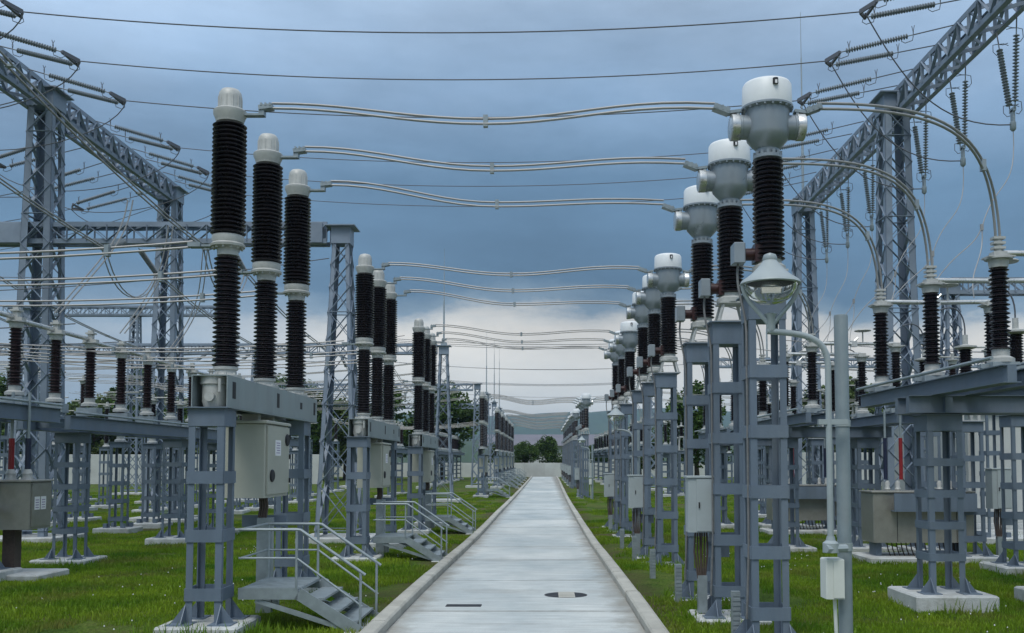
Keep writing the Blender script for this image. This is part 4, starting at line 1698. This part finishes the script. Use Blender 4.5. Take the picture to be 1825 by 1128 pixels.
# left mechanism cabinet with red and blue rods
t = thing('mechanism_cabinet', 'stainless mechanism cabinet with two white notices at the left edge of the photo', 'control cabinet', (-8.6, 15.5, gz(15.5)), None)
link('housing', MB().bbox(-.42, .42, -.28, .38, .74, 1.50, .012).bbox(-.45, .45, -.31, .41, 1.50, 1.53, .01).mesh('housing', 'cab_steel'), t)
link('door', MB().box(.421, .435, -.24, .35, .78, 1.47).mesh('door', 'cab_steel'), t)
for y in (-.17, .02):
    link('notice', MB().box(.436, .439, y, y + .16, 1.05, 1.26).mesh('notice', 'paper'), t)
    b = MB()
    for q in range(4):
        b.box(.4395, .4403, y + .03, y + .13, 1.08 + q * .04, 1.092 + q * .04)
    link('printed_lines', b.mesh('printed_lines', 'print'), t)
for x, mm in ((-.05, 'red'), (.22, 'navy')):
    link('operating_rod', MB().tube([(x, 0, 2.2), (x, 0, 2.95)], .025, 8).mesh('operating_rod', 'galv'), t)
    link('rod_sleeve', MB().tube([(x, 0, 1.70), (x, 0, 2.2)], .045, 8).mesh('rod_sleeve', mm), t)
    link('bushing', MB().lathe([(.09, 1.53), (.07, 1.6), (.08, 1.63), (.05, 1.7)], 12, (x, 0, 0)).mesh('bushing', 'cast'), t)
link('leg', MB().box(-.1, .1, -.1, .1, -.05, .74).mesh('leg', 'cable'), t)
link('footing', MB().bbox(-.7, .7, -.5, .5, -.1, .05, .02).mesh('footing', 'footing'), t)


# ------------------------------------------------------------------ lamps
def lamp(X, Y, label):
    """gooseneck lamp: pole at X, luminaire 0.43 m to the left"""
    t = thing('garden_lamp', label, 'lamp', (X, Y, gz(Y)), 'gooseneck lamps right of the path')
    b = MB().tube([(0, 0, 1.16), (0, 0, 2.1), (0, 0, 2.48)] + bez((0, 0, 2.50), (0, 0, 2.74), (-.18, 0, 2.75), (-.46, 0, 2.77), 12), .024, 12)
    link('pole', b.mesh('pole', 'lamp'), t)
    b = MB().box(-.08, .14, -.02, .02, 2.06, 2.10).lathe([(.06, 1.1), (.06, 1.17), (.035, 1.19), (.03, 1.22)], 14).tube([(-.05, -.05, 1.13), (.12, .02, 1.13)], .03, 8)
    link('clamp', b.mesh('clamp', 'lamp'), t)
    c = (-.43, 0, 0)
    b = MB().lathe([(.225, 3.125), (.23, 3.13), (.215, 3.155), (.15, 3.20), (.10, 3.25), (.065, 3.29), (.05, 3.31), (.055, 3.33), (.045, 3.355), (.0, 3.372)], 32, c)
    link('shade', b.mesh('shade', 'lamp'), t)
    b = MB().lathe([(.205, 3.124), (.195, 3.08), (.15, 3.02), (.09, 2.985), (.03, 2.975)], 28, c)
    link('lens', b.mesh('lens', 'glass'), t)
    b = MB().lathe([(.20, 3.122), (.08, 3.122), (.08, 3.10), (0, 3.10)], 24, c).cbox((-.43, 0, 3.07), (.16, .08, .05))
    link('reflector', b.mesh('reflector', 'reflector'), t)
    b = MB().lathe([(.03, 2.77), (.035, 2.80), (.035, 2.88), (.05, 2.90), (.03, 2.91)], 14, c)
    for s_ in (-1, 1):
        b.tube(bez((-.43 + s_ * .212, 0, 3.12), (-.43 + s_ * .20, 0, 3.0), (-.43 + s_ * .10, 0, 2.94), (-.43, 0, 2.80), 8), .017, 8)
    link('bracket', b.mesh('bracket', 'lamp'), t)
    return t


lm = lamp(2.15, 7.2, 'gooseneck lamp with conical shade in front of the nearest transformer column')
for i, (x, y) in enumerate(((2.27, 24.5), (2.45, 51.5))):
    copy_tree(lm, (x, y, gz(y)), ['gooseneck lamp with conical shade beside the second transformer trio', 'smallest gooseneck lamp, far along the right of the path'][i])


def lamp_post(X, Y, label, box=True):
    t = thing('steel_post', label, 'post', (X, Y, gz(Y)), 'round posts carrying the lamps')
    link('pipe', MB().lathe([(.053, -.1), (.053, 2.90), (.05, 2.915), (0, 2.915)], 20).mesh('pipe', 'post'), t)
    b = MB().bbox(-.185, -.045, -.14, .02, .75, 1.05, .008)
    link('junction_box', b.mesh('junction_box', 'cream'), t)
    link('box_door', MB().box(-.13, -.05, -.148, -.141, .76, 1.04).mesh('box_door', 'cream'), t)
    link('conduit', MB().tube([(-.10, -.06, .75), (-.09, -.06, .45), (-.08, -.05, -.05)], .014, 8).mesh('conduit', 'cream'), t)
    link('band', MB().lathe([(.06, 2.05), (.06, 2.10)], 16).lathe([(.06, 1.1), (.06, 1.16)], 16).mesh('band', 'lamp'), t)
    return t


lp = lamp_post(2.30, 7.35, 'round grey post with a cream junction box, in the right foreground')
for i, (x, y) in enumerate(((2.42, 24.6), (2.60, 51.6))):
    copy_tree(lp, (x, y, gz(y)), ['round grey post behind the second lamp', 'round grey post behind the farthest lamp'][i])


# ------------------------------------------------------------------ more yard equipment far left and right
def instrument(X, Y, zt, h, label, red=False, detail=False):
    t = thing('post_insulator_stand', label, 'insulator stand', (X, Y, gz(Y)), 'insulator stands in the rear yard')
    column(t, 0, 0, zt, w=.40, step=.5, header=.16, detail=detail, foot=1.0, bh=.11)
    post(t, 0, 0, zt + .06, h, .12, red=red, n=12)
    link('top_fitting', cached(('tf', h, zt), lambda: MB().lathe([(.17, 0), (.17, .03), (.05, .05), (.05, .2), (0, .2)], 10).tube([(-.5, 0, .1), (.5, 0, .1)], .025, 6).mesh('top_fitting', 'cast')), t, (0, 0, zt + .06 + h))
    return t


cells = []
for ix, X in enumerate((-12.0, -15.5, -19.0, -23.5)):
    for iy, Y in enumerate((27.0, 29.2, 31.4, 37.0, 39.2, 41.4, 46.0, 48.2)):
        cells.append((X, Y + (ix % 2) * .6, 'left'))
for ix, X in enumerate((11.0, 14.5, 18.5)):
    for iy, Y in enumerate((23.5, 25.6, 27.7, 35.0, 37.1, 39.2, 46.0, 48.1)):
        if X > 12.5 and Y < 33:
            continue
        cells.append((X, Y + (ix % 2) * .5, 'right'))
for X, yy_ in ((-27.5, (38, 40.2, 42.4, 52, 54)), (-32.0, (44, 46, 48, 56, 58)), (22.0, (35.5, 37.6, 46.4, 48.4)), (26.0, (40, 42, 50, 52))):
    cells += [(X, Y, 'left' if X < 0 else 'right') for Y in yy_]
for X in (-14.0, -18.0, -22.0):
    cells += [(X, Y, 'left') for Y in (54.5, 56.6, 62.0, 64.1, 70)]
for X in (12.0, 16.0):
    cells += [(X, Y, 'right') for Y in (54.5, 56.6, 62.0, 64.1, 70)]
protos = {}
counts = {}
for X, Y, side in cells:
    k = int(abs(X) * 2) % 3
    zt, h = ((2.5, 1.25), (3.3, 1.3), (2.6, 1.7))[k]
    c = counts.setdefault((X, side), 0)
    counts[(X, side)] += 1
    order = sorted({abs(a) for a, b_, c_ in cells if c_ == side})
    cols = {X: ORD[order.index(abs(X))] if order.index(abs(X)) < 10 else 'last'}
    lab = f'dark insulator on grey stand, {ORD[c]} back in the {cols[X]} rear row at {side}'
    if k not in protos:
        protos[k] = instrument(X, Y, zt, h, lab, red=k == 1)
    else:
        copy_tree(protos[k], (X, Y, gz(Y)), lab)

# thin rigid and flexible busbars threading the rear yard
WN = {}
BIG = ORD + ['eleventh', 'twelfth', 'thirteenth', 'fourteenth', 'fifteenth', 'sixteenth', 'seventeenth', 'eighteenth', 'nineteenth', 'twentieth', 'twenty first']
for X0, X1, Y, Z, s_ in ((-30, -9.2, 33.0, 5.9, .4), (-30, -9.2, 35.6, 6.0, .5), (-30, -9.2, 38.0, 6.0, .5), (-30, -5.5, 45.5, 6.6, .8), (-30, -5.5, 50, 6.6, .8), (-30, -5.5, 60, 6.2, .8),
                         (-30, -5.5, 66, 6.2, .8), (8.5, 30, 33.5, 6.1, .5), (8.5, 30, 36.5, 6.1, .5), (8.5, 30, 44.0, 6.6, .7), (5.5, 30, 58, 6.2, .7), (5.5, 30, 64, 6.2, .7)):
    for j in range(3):
        y = Y + j * .8
        sd_ = 'left' if X0 < 0 else 'right'
        WN[sd_] = WN.get(sd_, 0) + 1
        p = Vector((X0, y, Z + j * .12))
        b = MB().tube([v - p for v in sag(p, (X1, y, Z + j * .12), s_, 12)], .014, 4)
        tag(link('yard_wire', b.mesh('yard_wire', 'wire'), None, tuple(p)), f'thin wire strung sideways over the {sd_} rear yard, {BIG[WN[sd_] - 1]} from the camera', 'wire', 'thin wires over the rear yard')
# far wires crossing above the path
for j in range(10):
    Y = 58 + j * 5.2
    Z = 9.6 + (j % 3) * .5
    p = Vector((-12, Y, Z))
    b = MB().tube([v - p for v in sag(p, (11, Y, Z - .2), .5, 12)], .016, 4)
    tag(link('line_wire', b.mesh('line_wire', 'wire_dark'), None, tuple(p)), f'distant thin wire across the pale sky above the path end, {BIG[j]} from the camera', 'wire', 'distant wires across the pale sky')


# ------------------------------------------------------------------ walls and building
def panel_wall(p, q, z0, z1, L, label):
    p, q = Vector((*p, 0)), Vector((*q, 0))
    D = (q - p).length
    d = (q - p).normalized()
    t = thing('perimeter_wall', label, 'wall', (p.x, p.y, 0), 'pale panel walls round the yard')
    n = int(D / L)
    a = math.atan2(d.y, d.x)
    me = MB().bbox(.02, L - .02, -.07, .07, z0, z1, .02).mesh('panel', 'panel')
    pm = MB().bbox(-.09, .09, -.11, .11, z0, z1 + .03, .02).mesh('post', 'panel')
    for i in range(n):
        o = link('panel', me, t, tuple(d * (i * L)))
        o.rotation_euler = (0, 0, a)
        o = link('post', pm, t, tuple(d * (i * L)))
        o.rotation_euler = (0, 0, a)
    return t


panel_wall((-50, 115.5), (50, 115.5), -.1, 1.78, 2.5, 'pale concrete panel wall closing the far end of the path')
panel_wall((-64, 82), (-18.5, 82), -.3, 2.5, 2.5, 'long pale concrete panel wall behind the left yard')
panel_wall((19, 76), (66, 76), -.3, 2.6, 2.5, 'long pale concrete panel wall behind the right yard')

t = thing('building', 'low windowless pale concrete building at far right behind the arrester columns', 'building', (12.35, 27.6, gz(27)))
for i in range(3):
    for j in range(3):
        if j == 0:
            link('panel', cached('bp', lambda: MB().bbox(.01, 2.39, -.06, .06, 0, 3.35, .015).mesh('panel', 'panel')), t, (i * 2.4, 0, 0))
    o = link('panel', cached('bp', None), t, (0, i * 2.4 + .06, 0))
    o.rotation_euler = (0, 0, math.pi / 2)
link('core', MB().box(.08, 7.1, .08, 7.1, 0, 3.3).mesh('core', 'panel'), t)
link('roof', MB().box(-.15, 7.35, -.2, 7.4, 3.36, 3.48).mesh('roof', 'roof'), t)
link('plinth', MB().box(-.12, 7.3, -.35, -.08, -.1, .18).mesh('plinth', 'footing'), t)

t = thing('apron', 'pale concrete apron in front of the low building', 'paving', (11.0, 24.0, gz(24)))
link('slab', MB().box(0, 12, 0, 3.2, -.1, .02).mesh('slab', 'footing'), t)

t = thing('shed', 'long low grey-roofed shed beyond the far wall', 'building', (-12, 190, 0))
link('wall', MB().box(0, 34, 0, 10, 0, 5.2).mesh('wall', 'panel'), t)
b = MB()
b.add([(-1, -1, 5.2), (35, -1, 5.2), (35, 11, 5.2), (-1, 11, 5.2), (-1, 5, 7.6), (35, 5, 7.6)], [(0, 1, 5, 4), (2, 3, 4, 5), (0, 4, 3), (1, 2, 5)])
link('roof', b.mesh('roof', 'roof'), t)

# far hills
for nm, (Y, amp, base, x0, x1, sd, dep) in {'hill': (2600, 40, 158, -3200, 3200, 1.0, 900), 'low_hill': (900, 10, 32, -1300, 1300, 5.0, 300)}.items():
    b = MB()
    nx, ny = 90, 10
    vs = []
    for j in range(ny + 1):
        for i in range(nx + 1):
            x = x0 + (x1 - x0) * i / nx
            v = j / ny
            hgt = (base + amp * noise.noise(Vector((x / 700 / (1 if Y > 1000 else .4), sd, 0))) + amp * .25 * noise.noise(Vector((x / 130, sd + v, 0)))) * math.sin(math.pi * min(1, v * .98 + .02)) ** .7
            vs.append((x, Y + dep * v + 40 * noise.noise(Vector((x / 200, v * 3, 2))), -2 + max(0, hgt)))
    b.add(vs, [(j * (nx + 1) + i, j * (nx + 1) + i + 1, (j + 1) * (nx + 1) + i + 1, (j + 1) * (nx + 1) + i) for j in range(ny) for i in range(nx)], True)
    tag(link(nm, b.mesh(nm, 'hill')), kind='structure')


# ------------------------------------------------------------------ trees
def tree_meshes(seed, H, Wd, leaf):
    rnd = random.Random(seed)
    tb = MB()
    tb.tube([(0, 0, -.3), (.1, 0, H * .2), (-.05, .1, H * .45), (.05, 0, H * .75)], [H * .03, H * .022, H * .015, H * .006], 8)
    cl = []
    for k in range(9):
        z = H * rnd.uniform(.28, .7)
        a = rnd.uniform(0, 6.28)
        r_ = Wd * .42 * rnd.uniform(.6, 1)
        e = Vector((math.cos(a) * r_, math.sin(a) * r_, z + H * .14))
        tb.tube([(0, 0, z), tuple(e * .5 + Vector((0, 0, z * .52))), tuple(e)], [H * .010, H * .007, H * .003], 5)
        cl.append(e)
    for k in range(46):
        a = rnd.uniform(0, 6.28)
        v = rnd.random()
        z = H * (.28 + .66 * v)
        prof = math.sin(math.pi * (v * .82 + .16)) ** .7
        r_ = Wd * .5 * prof * math.sqrt(rnd.random())
        cl.append(Vector((math.cos(a) * r_, math.sin(a) * r_, z)))
    b = MB()
    vs, fs = [], []
    for c in cl:
        cr = Wd * rnd.uniform(.09, .19)
        for k in range(110):
            d = Vector((rnd.gauss(0, 1), rnd.gauss(0, 1), rnd.gauss(0, .8))).normalized() * cr * rnd.uniform(.35, 1.1) ** .6
            p = c + d
            s_ = rnd.uniform(.14, .27) * (H / 8) ** .5
            u = Vector((rnd.gauss(0, 1), rnd.gauss(0, 1), rnd.gauss(0, .6))).normalized() * s_
            w = Vector((rnd.gauss(0, 1), rnd.gauss(0, 1), rnd.gauss(0, .6))).normalized()
            w = (w - u.normalized() * w.dot(u.normalized())).normalized() * s_ * .6
            o = len(vs)
            vs += [p - u, p + w, p + u, p - w]
            fs.append((o, o + 1, o + 2, o + 3))
    b.add(vs, fs)
    return tb.mesh('trunk', 'bark'), b.mesh('crown', leaf)


TM = [tree_meshes(1, 9, 7, 'leaf'), tree_meshes(2, 8, 6.5, 'leaf2'), tree_meshes(3, 10, 6, 'leaf')]
tl = []
rnd = random.Random(11)
for i in range(13):
    tl.append((-62 + i * 4.2 + rnd.uniform(-1, 1), 93 + rnd.uniform(-3, 6), rnd.uniform(.85, 1.15), i % 3, f'leafy green tree behind the left wall, {["first", "second", "third", "fourth", "fifth", "sixth", "seventh", "eighth", "ninth", "tenth", "eleventh", "twelfth", "thirteenth"][i]} from the left'))
for i in range(10):
    tl.append((-60 + i * 4.6 + rnd.uniform(-1, 1), 103 + rnd.uniform(-2, 3), rnd.uniform(.85, 1.1), (i + 1) % 3, f'leafy tree in the second line behind the left wall, {ORD[i]} from the left'.replace('nearest', 'first')))
for i, (x, y, s_, k) in enumerate(((-2.6, 124, .50, 0), (0.4, 126, .58, 0), (3.2, 125, .42, 2), (-6.5, 128, .55, 1), (7.5, 130, .5, 2))):
    tl.append((x, y, s_, k, ['dark green bushy tree just beyond the end wall, left of centre', 'dark green bushy tree beyond the middle of the end wall', 'small dark green tree beyond the right end of the visible wall',
                             'pale tree beyond the end wall behind the left breakers', 'dark tree beyond the end wall behind the right transformers'][i]))
for i, (x, y, s_, k) in enumerate(((12.5, 72, .9, 0), (19.0, 76, .95, 1), (26.0, 78, 1.15, 1), (29.5, 82, 1.05, 1), (36, 88, .95, 2), (43, 88, .9, 0), (50, 92, .9, 2), (9.5, 88, .7, 1))):
    tl.append((x, y + 6, s_, k, f'green tree behind the right yard, {["second", "third", "fourth", "fifth", "sixth", "seventh", "eighth", "first"][i]} from the path outwards'))
for x, y, s_, k, lab in tl:
    t = thing('broadleaf_tree', lab, 'tree', (x, y, 0), 'trees beyond the yard walls')
    t.scale = (s_, s_, s_)
    t.rotation_euler = (0, 0, rnd.uniform(0, 6.28))
    link('trunk', TM[k][0], t)
    link('crown', TM[k][1], t)

# ------------------------------------------------------------------ grass
def tuft(seed, n, size, hmin, hmax, mat='grass'):
    rnd = random.Random(seed)
    vs, fs = [], []
    for k in range(n):
        x, y = rnd.uniform(-size, size), rnd.uniform(-size, size)
        h = rnd.uniform(hmin, hmax) * (1 - .25 * rnd.random())
        a = rnd.uniform(0, 6.28)
        w = rnd.uniform(.004, .009)
        lx, ly = rnd.gauss(0, .35) * h, rnd.gauss(0, .35) * h
        dx, dy = math.cos(a) * w, math.sin(a) * w
        o = len(vs)
        vs += [(x - dx, y - dy, -.02), (x + dx, y + dy, -.02), (x + lx * .4 + dx * .7, y + ly * .4 + dy * .7, h * .6), (x + lx * .4 - dx * .7, y + ly * .4 - dy * .7, h * .6), (x + lx, y + ly, h)]
        fs += [(o, o + 1, o + 2, o + 3), (o + 3, o + 2, o + 4)]
    b = MB()
    b.add(vs, fs)
    return b.mesh('grass_tuft', mat)


variants = [tuft(1, 260, .27, .03, .075), tuft(2, 230, .27, .025, .065), tuft(3, 200, .27, .04, .11)]
holder = bpy.data.collections.new('grass_variants')
for i, me in enumerate(variants):
    o = bpy.data.objects.new('grass_tuft', me)
    holder.objects.link(o)
pts = []
scl = []
rnd = random.Random(5)
for side in (-1, 1):
    y = 7.5
    while y < 62:
        sp = .36 if y < 22 else (.5 if y < 38 else .8)
        xin = (PL - .22 - .30 if side < 0 else PR_ + .22 + .30)
        xout = side * (y * .62 + 2.5)
        x = xin
        while (x > xout) if side < 0 else (x < xout):
            xx_, yy_ = x + rnd.uniform(-.12, .12) if abs(x - xin) > .1 else x, y + rnd.uniform(-.14, .14)
            dens = noise.noise(Vector((xx_ * .4, yy_ * .4, 3.3)))
            if abs(x - xin) < .6 and noise.noise(Vector((xx_, yy_ * .6, 1.3))) > .02:
                x += side * sp
                continue
            if dens > -.30:
                pts.append((xx_ + px(yy_), yy_, gsurf(xx_, yy_)))
                scl.append(1.0 + .55 * noise.noise(Vector((xx_ * .8, yy_ * .8, 7.7))) + rnd.uniform(-.15, .2))
            x += side * sp
        y += sp
pm = bpy.data.meshes.new('grass')
pm.from_pydata(pts, [], [])
pm.attributes.new('tuft_scale', 'FLOAT', 'POINT').data.foreach_set('value', scl)
go = tag(link('grass', pm), kind='stuff')
ng = bpy.data.node_groups.new('grass_scatter', 'GeometryNodeTree')
ng.interface.new_socket('Geometry', in_out='INPUT', socket_type='NodeSocketGeometry')
ng.interface.new_socket('Geometry', in_out='OUTPUT', socket_type='NodeSocketGeometry')
nn, nl = ng.nodes, ng.links
gi, go_ = nn.new('NodeGroupInput'), nn.new('NodeGroupOutput')
iop = nn.new('GeometryNodeInstanceOnPoints')
ci = nn.new('GeometryNodeCollectionInfo')
ci.inputs['Collection'].default_value = holder
ci.inputs['Separate Children'].default_value = True
ci.inputs['Reset Children'].default_value = True
iop.inputs['Pick Instance'].default_value = True
rv = nn.new('FunctionNodeRandomValue')
rv.data_type = 'FLOAT_VECTOR'
rv.inputs[1].default_value = (0, 0, 6.28)
rs = nn.new('GeometryNodeInputNamedAttribute')
rs.data_type = 'FLOAT'
rs.inputs['Name'].default_value = 'tuft_scale'
nl.new(gi.outputs[0], iop.inputs['Points'])
nl.new(ci.outputs[0], iop.inputs['Instance'])
nl.new(rv.outputs[0], iop.inputs['Rotation'])
nl.new(rs.outputs[0], iop.inputs['Scale'])
nl.new(iop.outputs[0], go_.inputs[0])
md = go.modifiers.new('scatter', 'NODES')
md.node_group = ng

# taller weeds by the near footings and white clover heads
b = MB()
WEED = []
for (fx, fy) in ((-3.55, 10.2), (-3.55, 13.5), (-3.55, 18.26), (2.27, 11.65), (2.27, 13.5), (5.22, 12.65), (8.05, 16.2), (-8.9, 18.0), (-8.9, 23.05), (8.05, 18.15), (5.22, 20.7), (2.27, 17.8), (2.3, 19.6)):
    for k in range(10):
        sd, u = k % 4, rnd.uniform(-.5, .5)
        d_ = .52
        WEED.append((fx + (u if sd < 2 else (d_ if sd == 2 else -d_)), fy + ((d_ if sd == 0 else -d_) if sd < 2 else u), 9, rnd.uniform(.10, .22)))
for k in range(70):
    sd = rnd.choice((-1, 1))
    WEED.append((-.30 + sd * 1.575, rnd.uniform(8, 34), 5, rnd.uniform(.10, .17)))
for (cx_, cy_, n2, hh) in WEED + list(((-3.9, 9.75, 60, .22), (-3.3, 9.7, 50, .20), (-2.9, 10.0, 50, .2), (-3.1, 9.2, 60, .16), (2.1, 9.4, 30, .15), (5.4, 12.1, 20, .2), (-4.6, 9.6, 30, .15), (7.2, 15.6, 30, .2))):
    for k in range(n2):
        x, y = cx_ + rnd.gauss(0, .22 if n2 > 10 else .05), cy_ + rnd.gauss(0, .08)
        h = hh * rnd.uniform(.5, 1.1)
        lx, ly = rnd.gauss(0, .3) * h, rnd.gauss(0, .2) * h
        w = .006
        z = gsurf(x, y)
        b.add([(x - w, y, z), (x + w, y, z), (x + lx * .5 + w * .7, y + ly * .5, z + h * .6), (x + lx * .5 - w * .7, y + ly * .5, z + h * .6), (x + lx, y + ly, z + h * .95)], [(0, 1, 2, 3), (3, 2, 4)])
tag(link('weeds', b.mesh('weeds', 'grass')), kind='stuff')
b = MB()
for k in range(420):
    s_ = -1 if rnd.random() < .55 else 1
    y = rnd.uniform(8.5, 22)
    cxx = rnd.choice([2.8, 3.6, 4.6, 5.5, 6.3]) + rnd.gauss(0, .3)
    x = s_ * cxx
    z = gsurf(x, y) + rnd.uniform(.04, .08)
    if noise.noise(Vector((x * .5, y * .5, 9))) < 0:
        continue
    r_ = .010
    b.add([(x - r_, y, z), (x, y - r_, z), (x + r_, y, z), (x, y + r_, z), (x, y, z + r_ * 1.3), (x, y, z - r_)], [(0, 1, 4), (1, 2, 4), (2, 3, 4), (3, 0, 4), (1, 0, 5), (2, 1, 5), (3, 2, 5), (0, 3, 5)])
tag(link('clover_flowers', b.mesh('clover_flowers', 'paper')), kind='stuff')

sc.render.engine = 'CYCLES'

# ------------------------------------------------------------------ far air
hz = bpy.data.materials.new('haze_air')
hz.use_nodes = True
hn, hl = hz.node_tree.nodes, hz.node_tree.links
hn.clear()
ho = hn.new('ShaderNodeOutputMaterial')
pv = hn.new('ShaderNodeVolumePrincipled')
pv.inputs['Color'].default_value = (0.50, 0.74, 1.0, 1)
pv.inputs['Density'].default_value = 0.00015
hl.new(pv.outputs[0], ho.inputs['Volume'])
hb = MB().box(-4400, 4400, -29, 3600, -3, 230)
hm = bpy.data.meshes.new('haze')
hm.from_pydata(hb.v, [], hb.f)
hm.materials.append(hz)
tag(link('haze', hm), kind='stuff')
